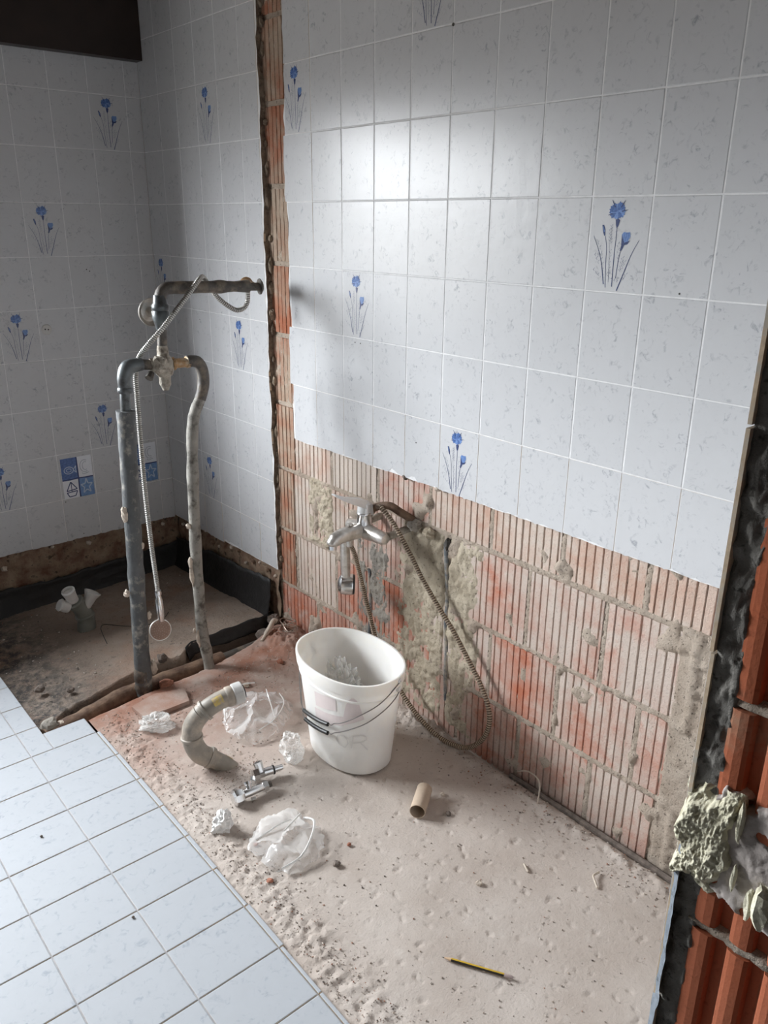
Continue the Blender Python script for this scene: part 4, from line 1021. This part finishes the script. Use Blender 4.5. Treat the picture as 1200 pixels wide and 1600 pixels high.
# ---------------------------------------------------------------- bucket
BC = (-0.288, -0.545); BH, BZ0 = 0.330, ZC + 0.003
def bring(t, off=0.0, n=64, z=None, e=2.2):
    ax = 0.103 + (0.130 - 0.103) * t + off; ay = 0.146 + (0.185 - 0.146) * t + off; out = []
    for j in range(n):
        a = 2 * math.pi * j / n; c, s = math.cos(a), math.sin(a)
        out.append((BC[0] + ax * math.copysign(abs(c) ** (2 / e), c), BC[1] + ay * math.copysign(abs(s) ** (2 / e), s), BZ0 + BH * t if z is None else z))
    return out
def rings(rs, n=64, close_first=True, close_last=True):
    m = MB(); vs = [p for r in rs for p in r]; k = len(rs)
    fs = [(i * n + j, i * n + (j + 1) % n, (i + 1) * n + (j + 1) % n, (i + 1) * n + j) for i in range(k - 1) for j in range(n)]
    if close_first: fs.append(tuple(reversed(range(n))))
    if close_last: fs.append(tuple(range((k - 1) * n, k * n)))
    m.add(vs, fs); return m
bu = thing('bucket', 'white oval plastic bucket with two wire handles standing on the screed', 'bucket', (BC[0], BC[1], BZ0))
body = rings([bring(0, -.004), bring(.012), bring(.25), bring(.5), bring(.72), bring(.80), bring(.805, .004), bring(.82, .004), bring(.825, .001), bring(.885, .001), bring(.888, .007), bring(.975, .007), bring(.998, .006), bring(1.0, .003), bring(.998, 0), bring(.97, -.003), bring(.6, -.0035), bring(.3, -.0035), bring(.02, -.004)])
smooth_by_angle(body.build('body', M['white_plastic'], bu), 40)
def on_bucket(th, z, off):
    t = (z - BZ0) / BH; ax = 0.103 + 0.027 * t + off; ay = 0.146 + 0.039 * t + off
    c, s = math.cos(math.radians(th)), math.sin(math.radians(th))
    return Vector((BC[0] + ax * math.copysign(abs(c) ** (2 / 2.2), c), BC[1] + ay * math.copysign(abs(s) ** (2 / 2.2), s), z))
W1 = [(95, .285), (108, .262), (125, .215), (140, .172), (156, .140), (196, .163), (204, .176), (214, .189), (231, .219), (253, .253), (268, .280), (284, .308)]
W2 = [(92, .265), (108, .228), (128, .165), (145, .125), (157, .110), (195, .130), (204, .142), (220, .166), (242, .197), (263, .230), (277, .255), (286, .276)]
for Wp, i0 in ((W1, 4), (W2, 4)):
    pts = [on_bucket(a, z, .010) for a, z in Wp]
    wi = MB().tube(catmull(pts, 6), .0017, 7); wi = smooth_by_angle(wi.build('wire_handle', M['steel_wire'], bu))
    a, b = pts[i0], pts[i0 + 1]
    g = [a.lerp(b, t) + (on_bucket((Wp[i0][0] + (Wp[i0 + 1][0] - Wp[i0][0]) * t), a.z + (b.z - a.z) * t, .012) - a.lerp(b, t)) * .85 for t in (0, .25, .5, .75, 1)]
    smooth_by_angle(MB().tube(g, .0062, 10).build('handle_grip', M['black_rubber'], wi))
    for (aa, zz) in (Wp[0], Wp[-1]):
        c = on_bucket(aa, zz, .004); d = (on_bucket(aa, zz, .03) - c)
        smooth_by_angle(MB().lathe(c, d, [(-.004, .009), (.005, .009), (.007, .006)], 12).build('handle_boss', M['white_plastic'], bu))
# faded print: a pink patch with an A, and a faint R
pm = MB()
def decal(m, pts, off, mi):
    m.add([on_bucket(a, z, off) for a, z in pts], [tuple(range(len(pts)))], mi)
def dgrid(m, a0, a1, zlo, zhi, off, mi, n=8):
    for i in range(n):
        t0, t1 = i / n, (i + 1) / n; A, B = a0 + (a1 - a0) * t0, a0 + (a1 - a0) * t1
        decal(m, [(A, zlo(t0)), (B, zlo(t1)), (B, zhi(t1)), (A, zhi(t0))], off, mi)
dgrid(pm, 214, 240, lambda t: .175 + .03 * t, lambda t: .205 + .072 * math.sin(math.pi * min(1, t * 1.1)) ** .6, .0012, 0)
dgrid(pm, 176, 214, lambda t: .150 + .02 * t, lambda t: .185 + .018 * t, .0011, 0)
dgrid(pm, 178, 205, lambda t: .195 + .02 * t, lambda t: .245 + .015 * t, .0010, 0)
pm.build('pink_print', M['pink_print'], bu)
rm = MB()
def bstroke(m, pts, w):
    for (a0, z0), (a1, z1) in zip(pts[:-1], pts[1:]):
        s = 1.9; d = math.hypot((a1 - a0) / s / 180, z1 - z0) or 1
        na, nz_ = -(z1 - z0), (a1 - a0) * .0024
        l = math.hypot(na * .0024 * 1, nz_ * 1) or 1
        l = math.hypot(na, nz_) or 1; na, nz_ = na / l * w * 400, nz_ / l * w
        decal(m, [(a0 - na / 2, z0 - nz_ / 2), (a1 - na / 2, z1 - nz_ / 2), (a1 + na / 2, z1 + nz_ / 2), (a0 + na / 2, z0 + nz_ / 2)], .0012, 0)
bstroke(rm, [(224, .095), (225, .115), (226, .140)], .004)
bstroke(rm, [(226, .140), (236, .146), (243, .142), (244, .130), (238, .120), (226, .115)], .004)
bstroke(rm, [(236, .118), (241, .106), (246, .092)], .004)
bstroke(rm, [(214, .135), (206, .130), (203, .112), (207, .096), (215, .092), (219, .108), (218, .125), (214, .135)], .004)
rm.build('letter_print', M['faint_print'], bu)
adopt(bu)

# ---------------------------------------------------------------- plastic film and paper
def crumple(name, c, sx, sy, h, seed, mat, nu=34, nv=34, rot=0.0, fold=14, rag_=0.14, amp=0.5, dome=0.8, curl=0.0, fine=0.35):
    m = MB(); vs = []; cr, sr = math.cos(rot), math.sin(rot)
    for j in range(nv + 1):
        for i in range(nu + 1):
            u, v = 2 * i / nu - 1, 2 * j / nv - 1
            k = math.sqrt(max(1e-9, 1 - 0.5 * v * v)); l = math.sqrt(max(1e-9, 1 - 0.5 * u * u))
            a, b = u * k, v * l; r = math.hypot(a, b)
            r2 = 1 + rag_ * nz((a + seed, b, seed), 1.8, 3)
            d, _ = noise.voronoi(Vector((a * 1.6 + seed, b * 1.6, seed * .7)))
            ridge = (d[1] - d[0]); d3, _ = noise.voronoi(Vector((a * 3.4 + seed, b * 3.4, seed * 1.7)))
            z = dome * (1 - r ** 2.2) + amp * (0.62 - ridge) * 1.1 * (1 - 0.45 * r) + fine * amp * (0.6 - (d3[1] - d3[0])) + curl * r ** 4
            z = max(0.02, z) * h
            ox, oy = 0.10 * nz((a, b, seed + 5), 3, 3), 0.10 * nz((a, b, seed + 9), 3, 3)
            x, y = (a * r2 + ox) * sx, (b * r2 + oy) * sy
            vs.append((c[0] + x * cr - y * sr, c[1] + x * sr + y * cr, c[2] + z))
    fs = [(j * (nu + 1) + i, j * (nu + 1) + i + 1, (j + 1) * (nu + 1) + i + 1, (j + 1) * (nu + 1) + i) for j in range(nv) for i in range(nu)]
    m.add(vs, fs); return m.build(name, mat, fix=False)
RT = math.atan2(-0.646, 0.763)
def fold_line(parent, pts, r=.002):
    smooth_by_angle(MB().tube(catmull(pts, 4), r, 5).build('fold', M['film_fold'], parent))
def ball(name, c, rx, ry, rz, seed, mat, rot=0.0, n1=22, n2=30, amp=0.55, fine=0.4, cells=2.2):
    """crumpled sheet balled up: a closed shell with sharp creases, resting on z = c.z"""
    m = MB(); vs = []; cr, sr = math.cos(rot), math.sin(rot)
    for i in range(n1 + 1):
        t = math.pi * i / n1
        for j in range(n2):
            p = 2 * math.pi * j / n2 + 0.3 * (i % 2)
            d = Vector((math.sin(t) * math.cos(p), math.sin(t) * math.sin(p), math.cos(t)))
            e, _ = noise.voronoi(d * cells + Vector((seed, seed * .7, -seed)))
            g, _ = noise.voronoi(d * cells * 2.3 + Vector((-seed, seed * .3, seed)))
            k = 1 - amp * (e[1] - e[0]) * .9 - amp * fine * (g[1] - g[0]) + 0.30 * nz((d.x + seed, d.y, d.z), 1.3, 2)
            x, y, z = d.x * rx * k, d.y * ry * k, d.z * rz * k
            z = max(z, -rz * .55) + rz * .55
            vs.append((c[0] + x * cr - y * sr, c[1] + x * sr + y * cr, c[2] + z))
    fs = [(i * n2 + j, (i + 1) * n2 + j, (i + 1) * n2 + (j + 1) % n2, i * n2 + (j + 1) % n2) for i in range(n1) for j in range(n2)]
    m.add(vs, fs); return m.build(name, mat, fix=False)
b1 = tag(crumple('plastic_bag', (-0.430, -0.230, ZC + .002), 0.115, 0.135, 0.082, 2.9, M['film_clear'], 46, 46, RT, dome=.5, amp=.60, fine=.10), 'large crumpled clear plastic bag between the grey pipe and the bucket', 'plastic bag')
b2 = tag(ball('plastic_wrap', (-0.447, -0.462, ZC + .002), 0.036, 0.050, 0.052, 5.1, M['film_milky'], RT + .3, amp=.55, fine=.12, cells=1.5), 'small crumpled milky plastic wrap against the foot of the bucket', 'plastic wrap')
b3 = tag(crumple('plastic_bag', (-0.665, -0.755, ZC + .002), 0.092, 0.118, 0.045, 8.4, M['film_sheet'], 44, 44, RT + .45, dome=.45, amp=.45, fine=.06), 'flat clear plastic bag with white folds in front of the chrome valves', 'plastic bag')
b4 = tag(ball('plastic_wrap', (-0.705, -0.058, ZC + .002), 0.058, 0.046, 0.032, 11.7, M['film_milky'], RT, amp=.7, fine=.16, cells=1.7), 'small ball of clear plastic wrap beside the floor tiles and mortar cake', 'plastic wrap')
b5 = tag(ball('crumpled_paper', (-0.772, -0.608, ZC + .002), 0.032, 0.030, 0.038, 14.2, M['paper'], RT, 14, 18, .55), 'crumpled white paper scrap near the tile edge', 'paper')
b6 = tag(ball('plastic_wrap', (-0.262, -0.480, 0.05), 0.060, 0.085, 0.140, 17.5, M['film_milky'], 0.3, 22, 26, .75, cells=3.0), 'clear plastic wrapping lying inside the white bucket', 'plastic wrap')
for q in (b1, b3): smooth_by_angle(q, 28)
fold_line(b3, [(-0.595, -0.735, .018), (-0.590, -0.775, .032), (-0.625, -0.815, .030), (-0.68, -0.845, .016), (-0.735, -0.84, .006)], .0034)
fold_line(b3, [(-0.635, -0.735, .035), (-0.665, -0.725, .030), (-0.70, -0.72, .020), (-0.735, -0.715, .010)], .0024)
fold_line(b3, [(-0.60, -0.725, .028), (-0.635, -0.745, .036), (-0.67, -0.752, .028)], .0022)
fold_line(b1, [(-0.47, -0.305, .010), (-0.415, -0.315, .035), (-0.36, -0.285, .055), (-0.335, -0.22, .050)], .0018)
fold_line(b1, [(-0.415, -0.315, .04), (-0.40, -0.26, .075), (-0.385, -0.22, .085)], .0020)
fold_line(b1, [(-0.53, -0.20, .01), (-0.50, -0.15, .05), (-0.44, -0.13, .075), (-0.38, -0.14, .07)], .0018)

# ---------------------------------------------------------------- grey drain elbow in the screed
dp = thing('drain_pipe', 'grey plastic drain elbow rising from the screed with a pale end nut', 'pipe', (-0.65, -0.36, ZC))
DPTS = [(-0.614, -0.378, -0.040), (-0.640, -0.365, -0.010), (-0.668, -0.350, 0.016), (-0.698, -0.335, 0.040), (-0.714, -0.328, 0.085), (-0.712, -0.327, 0.130), (-0.690, -0.335, 0.168), (-0.655, -0.345, 0.192), (-0.615, -0.352, 0.204), (-0.586, -0.358, 0.208)]
dc = [p + Vector((0.006, 0, 0.004)) for p in catmull(DPTS, 6)]
seg = ((0, 13, .0270), (12, 26, .0300), (25, 38, .0290), (37, len(dc), .0275))
for a, b, r in seg:
    smooth_by_angle(MB().tube(dc[a:b], [r * (1.06 if i in (0, 1) else 1.0) for i in range(len(dc[a:b]))], 18).build('pipe_section', M['pvc'], dp), 50)
for i in (13, 26, 39):
    t = (dc[i + 1] - dc[i - 1]).normalized()
    smooth_by_angle(MB().lathe(dc[i], t, [(-.006, .0295), (-.004, .0330), (.004, .0330), (.006, .0295)], 18).build('socket_ring', M['pvc'], dp), 40)
t = (dc[-1] - dc[-3]).normalized()
smooth_by_angle(MB().lathe(dc[-6], t, [(0, .029), (.004, .031), (.018, .031), (.022, .028)], 18).build('socket_ring', M['pvc'], dp), 40)
smooth_by_angle(MB().lathe(dc[-2], t, [(0, .028), (.003, .033), (.028, .033), (.031, .030), (.031, .022), (.020, .021)], 12).build('end_nut', M['dull_white_plastic'], dp), 30)
smooth_by_angle(MB().lathe(dc[-2], t, [(.0315, .0215), (.036, .021), (.036, .017), (.022, .017)], 14, caps=False).build('seal', M['black_rubber'], dp), 30)
# yellow type sticker on the top bend
def arc_patch(center_pts, r, a0, a1, n=5):
    m = MB(); vs = []
    for i, p in enumerate(center_pts):
        tt = (center_pts[min(i + 1, len(center_pts) - 1)] - center_pts[max(i - 1, 0)]).normalized()
        upv = (Vector((0, 0, 1)) - tt * tt.z).normalized(); sd_ = tt.cross(upv)
        for j in range(n + 1):
            a = math.radians(a0 + (a1 - a0) * j / n); vs.append(p + (upv * math.cos(a) + sd_ * math.sin(a)) * r)
    k = n + 1
    m.add(vs, [(i * k + j, i * k + j + 1, (i + 1) * k + j + 1, (i + 1) * k + j) for i in range(len(center_pts) - 1) for j in range(n)]); return m
arc_patch(dc[43:48], .0286, 20, 75).build('type_sticker', M['sticker'], dp)
arc_patch(dc[4:8], .0280, 10, 50).build('type_sticker', M['sticker'], dp)
adopt(dp)

# ---------------------------------------------------------------- two chrome angle valves
def valve(loc, rotz, label, big):
    v = thing('angle_valve', label, 'valve', (loc[0], loc[1], ZC), 'chrome angle valves')
    Mx = Matrix.Translation((loc[0], loc[1], ZC)) @ Matrix.Rotation(rotz, 4, 'Z')
    T = lambda p: Mx @ Vector(p); D = lambda d: Mx.to_3x3() @ Vector(d)
    def L_(o, d, prof, n, nm, mt, ang=35):
        smooth_by_angle(MB().lathe(T(o), D(d), prof, n).build(nm, M[mt], v), ang)
    if big:
        L_((-.050, 0, .022), (1, 0, .02), [(0, .012), (.004, .0125), (.066, .0115), (.070, .0105)], 16, 'body', 'chrome')
        L_((-.050, 0, .022), (-1, 0, .04), [(-.006, .014), (.0, .022), (.012, .0245), (.022, .023), (.028, .016), (.029, .006)], 8, 'handle', 'chrome', 20)
        L_((.016, 0, .022), (1, 0, 0), [(0, .016), (.014, .016), (.016, .013)], 6, 'hex_nut', 'chrome', 20)
        L_((.030, 0, .022), (1, 0, 0), [(0, .009), (.012, .009)], 14, 'thread', 'pipe_dark')
        L_((-.024, .004, .026), (0.1, .7, .7), [(0, .010), (.014, .010), (.016, .013), (.024, .013), (.024, .009), (.014, .008)], 12, 'outlet', 'chrome')
        L_((-.02, -.010, .010), (0, -.6, -.8), [(0, .008), (.008, .007)], 8, 'screw', 'dull_white_plastic')
    else:
        L_((-.028, 0, .024), (1, 0, 0), [(0, .019), (.016, .020), (.018, .014), (.032, .014)], 6, 'hex_nut', 'chrome', 20)
        L_((.0, 0, .024), (1, 0, 0), [(0, .012), (.030, .012), (.031, .0135), (.036, .0135), (.037, .009), (.062, .0085)], 14, 'body', 'chrome')
        L_((.031, 0, .024), (1, 0, 0), [(0, .0142), (.005, .0142)], 14, 'sealing_ring', 'black_rubber')
        L_((-.004, .002, .028), (-.15, .45, .88), [(0, .012), (.018, .013), (.030, .0145), (.030, .010), (.016, .009)], 10, 'outlet', 'chrome')
        L_((-.030, -.004, .018), (-.3, -.8, 0), [(0, .010), (.016, .010), (.018, .007)], 8, 'screw', 'chrome')
    adopt(v); return v
valve((-0.625, -0.548), RT + .60, 'chrome angle valve with a faceted round handle, nearer of the pair', True)
valve((-0.578, -0.498), RT + .48, 'chrome angle valve without handle, lying against its twin on the bucket side', False)

# ---------------------------------------------------------------- cardboard tube, pencil
a, b = Vector((-0.338, -0.910, ZC + .0225)), Vector((-0.258, -0.853, ZC + .0225))
ct = MB()
d = (b - a).normalized()
ct.lathe(a, d, [(0, .0205), (0, .0222), ((b - a).length, .0222), ((b - a).length, .0205), (0, .0205)], 28, caps=False)
tag(smooth_by_angle(ct.build('cardboard_tube', M['cardboard']), 30), 'empty cardboard toilet roll tube lying on the screed in front of the bucket', 'cardboard tube')
pn = thing('pencil', 'yellow and black striped pencil lying on the bare screed', 'pencil', (-0.56, -1.34, ZC))
p0, p1 = Vector((-0.600, -1.277, ZC + .0052)), Vector((-0.517, -1.415, ZC + .0052)); d = (p1 - p0).normalized(); ln = (p1 - p0).length
s1 = d.cross(Vector((0, 0, 1))).normalized(); hexm = MB()
def hexring(t, r): return [p0 + d * t + (s1 * math.cos(math.radians(60 * j)) + Vector((0, 0, 1)) * math.sin(math.radians(60 * j))) * r for j in range(6)]
A, B = hexring(.022, .0040), hexring(ln - .020, .0040)
for j in range(6): hexm.add([A[j], A[(j + 1) % 6], B[(j + 1) % 6], B[j]], [(0, 1, 2, 3)], 1 if j in (0, 3, 5) else 0)
hexm.build('barrel', [M['yellow_paint'], M['black_paint']], pn)
MB().lathe(p0 + d * .006, d, [(0, .0011), (.016, .0038)], 10).build('sharpened_tip', M['wood'], pn)
MB().lathe(p0, d, [(0, .0003), (.006, .0011)], 8).build('lead', M['graphite'], pn)
smooth_by_angle(MB().lathe(p1 - d * .020, d, [(0, .0040), (.017, .0038), (.020, .0022)], 10).build('dipped_end', M['pink_dip'], pn), 40)
adopt(pn)

# ---------------------------------------------------------------- debris
def chunk(name, x, y, r, mt, label, flat=.7, cat='rubble'):
    o = rock(MB(), (x, y, ZC + r * flat * .75), r, x * 17 + y * 5, flat=flat).build(name, M[mt]); return tag(o, label, cat, 'loose chunks on the screed')
chunk('mortar_chunk', -0.613, -0.905, .010, 'dark_stone', 'dark grey mortar chunk beside the flat plastic bag')
chunk('mortar_chunk', -0.379, -1.182, .0085, 'pale_stone', 'pale cream mortar lump in the middle of the bare screed')
chunk('brick_chunk', -0.735, -0.715, .007, 'red_stone', 'small red brick chip at the left of the flat plastic bag')
chunk('mortar_chunk', -0.262, -0.955, .008, 'dark_stone', 'dark chip on the wall side of the cardboard tube')
chunk('mortar_chunk', -0.218, -0.885, .007, 'pale_stone', 'pale chip right behind the cardboard tube')
chunk('brick_chunk', -0.545, -0.87, .006, 'red_stone', 'reddish chip between the flat bag and the cardboard tube')
chunk('brick_chunk', -0.775, -0.845, .009, 'red_stone', 'red brick chip in the adhesive ridge by the tiles')
chunk('mortar_chunk', -0.35, -0.03, .012, 'pale_stone', 'pale mortar chip on the reddish dust before the trench')
chunk('mortar_chunk', -0.17, 0.03, .012, 'red_stone', 'reddish mortar chip near the brick strip')
chunk('mortar_chunk', -0.84, 0.33, .014, 'dark_stone', 'dark lump on the shower slab beside the left pipe').location.z = 0.0
# stone on the slab needs the slab's height
chunk('mortar_chunk', -0.92, 0.40, .018, 'dark_stone', 'dark lump on the sooty corner of the shower slab').location.z = 0.0
def fibre(name, pts, r, label, mt='straw'):
    return tag(MB().tube(catmull(pts, 5), r, 5).build(name, M[mt]), label, 'fibre', None)
fibre('fibre_strip', [(-0.165, -1.380, ZC + .004), (-0.155, -1.365, ZC + .008), (-0.143, -1.352, ZC + .008), (-0.118, -1.352, ZC + .004)], .003, 'curled pale fibre on the screed close to the wall end')
fibre('fibre_strip', [(-0.255, -1.235, ZC + .003), (-0.250, -1.222, ZC + .006), (-0.243, -1.212, ZC + .003)], .0032, 'short pale fibre stub in the middle of the screed')
fibre('root_tuft', [(-0.045, -1.09, ZC + .004), (-0.020, -1.075, ZC + .02), (-0.006, -1.06, ZC + .05), (-0.002, -1.02, ZC + .055), (-0.004, -0.98, ZC + .035)], .0022, 'root-like fibre hanging at the foot of the brick wall')
# old tube and wire tangle at the foot of the brick strip
tb = thing('wire_tangle', 'bent pale conduit with a wire tangle at the foot of the brick strip', 'wire', (-0.05, 0.22, 0.03))
smooth_by_angle(MB().tube(catmull([(-0.150, 0.190, .006), (-0.118, 0.205, .022), (-0.085, 0.222, .038), (-0.062, 0.238, .046), (-0.050, 0.232, .040)], 4), [.006] * 4 + [.010] * 13, 10).build('conduit', M['straw'], tb), 60)
rw = random.Random(5); wp = [(-0.085, 0.215, .03)]
for i in range(26):
    a = i * 1.25; wp.append((-0.035 + .026 * math.cos(a) + .012 * (i / 26), 0.185 + .030 * math.sin(a) - .02 * i / 26, .040 + .018 * math.sin(i * .9) + rw.uniform(-.004, .004)))
MB().tube(catmull(wp, 4), .0018, 5).build('wire', M['copper'], tb)
adopt(tb)

def crumbs():
    m = MB(); rnd = random.Random(11)
    def one(x, y, r, z=None):
        vs = []
        if z is None: z = floor_h(x, y)
        for sgn in ((1, 0, 0), (-1, 0, 0), (0, 1, 0), (0, -1, 0), (0, 0, 1), (0, 0, -1)):
            k = rnd.uniform(.5, 1.2); vs.append((x + sgn[0] * r * k, y + sgn[1] * r * k, z + r * .45 + sgn[2] * r * k * .7))
        m.add(vs, [(0, 2, 4), (2, 1, 4), (1, 3, 4), (3, 0, 4), (2, 0, 5), (1, 2, 5), (3, 1, 5), (0, 3, 5)])
    def ok(x, y): return y < front_y(max(-.86, min(.03, x))) - .01 and x < 0.005
    for _ in range(3200):
        x, y = rnd.uniform(-.855, 0), rnd.uniform(-1.75, .25)
        if ok(x, y) and rnd.random() < (0.30 + 0.7 * max(0, nz((x, y, 3), 3.5, 2) + .2)): one(x, y, rnd.choice((.0010, .0013, .0017, .0023, .0032)))
    for _ in range(2200):       # along the lifted tile edge
        x, y = -.80 + rnd.gauss(0, .04), rnd.uniform(-1.75, .10)
        if x > -.855 and ok(x, y): one(x, y, rnd.choice((.0010, .0012, .0016, .002, .003)))
    for _ in range(1000):        # along the wall foot
        x, y = -abs(rnd.gauss(0, .06)) - .01, rnd.uniform(-1.6, .2)
        if ok(x, y): one(x, y, rnd.choice((.0012, .0018, .0024, .0035)))
    for _ in range(900):        # before the trench and round the drain pipe
        x, y = rnd.uniform(-.8, -.02), .10 - abs(rnd.gauss(0, .14))
        if ok(x, y): one(x, y, rnd.choice((.0010, .0014, .002, .003)))
    for _ in range(500):
        x, y = -.63 + rnd.gauss(0, .06), -.42 + rnd.gauss(0, .07)
        if ok(x, y): one(x, y, rnd.choice((.0010, .0016, .0024)))
    for _ in range(900):        # shower slab, mostly its sooty corner
        x, y = rnd.uniform(-1, -.05), rnd.uniform(.3, 1.1)
        if rnd.random() < (0.9 if x < -.7 else .22) and y > rear_y(x) + .02: one(x, y, rnd.choice((.0015, .0022, .003, .005)), slab_z(x, y) + .002)
    return m
tag(crumbs().build('rubble_crumbs', M['crumbs'], fix=False), 'fine rubble crumbs scattered over the bare screed', 'rubble', kind='stuff')
# stray grains on the white floor tiles
for (x, y, lab) in ((-1.160, -0.335, 'dark grain on the white floor tiles near the left edge'), (-1.085, -0.740, 'dark grain on a floor tile in the lower left')):
    tag(rock(MB(), (x, y, .0028), .0035, x * 9).build('grain', M['dark_stone']), lab, 'grain', 'grains on the floor tiles')
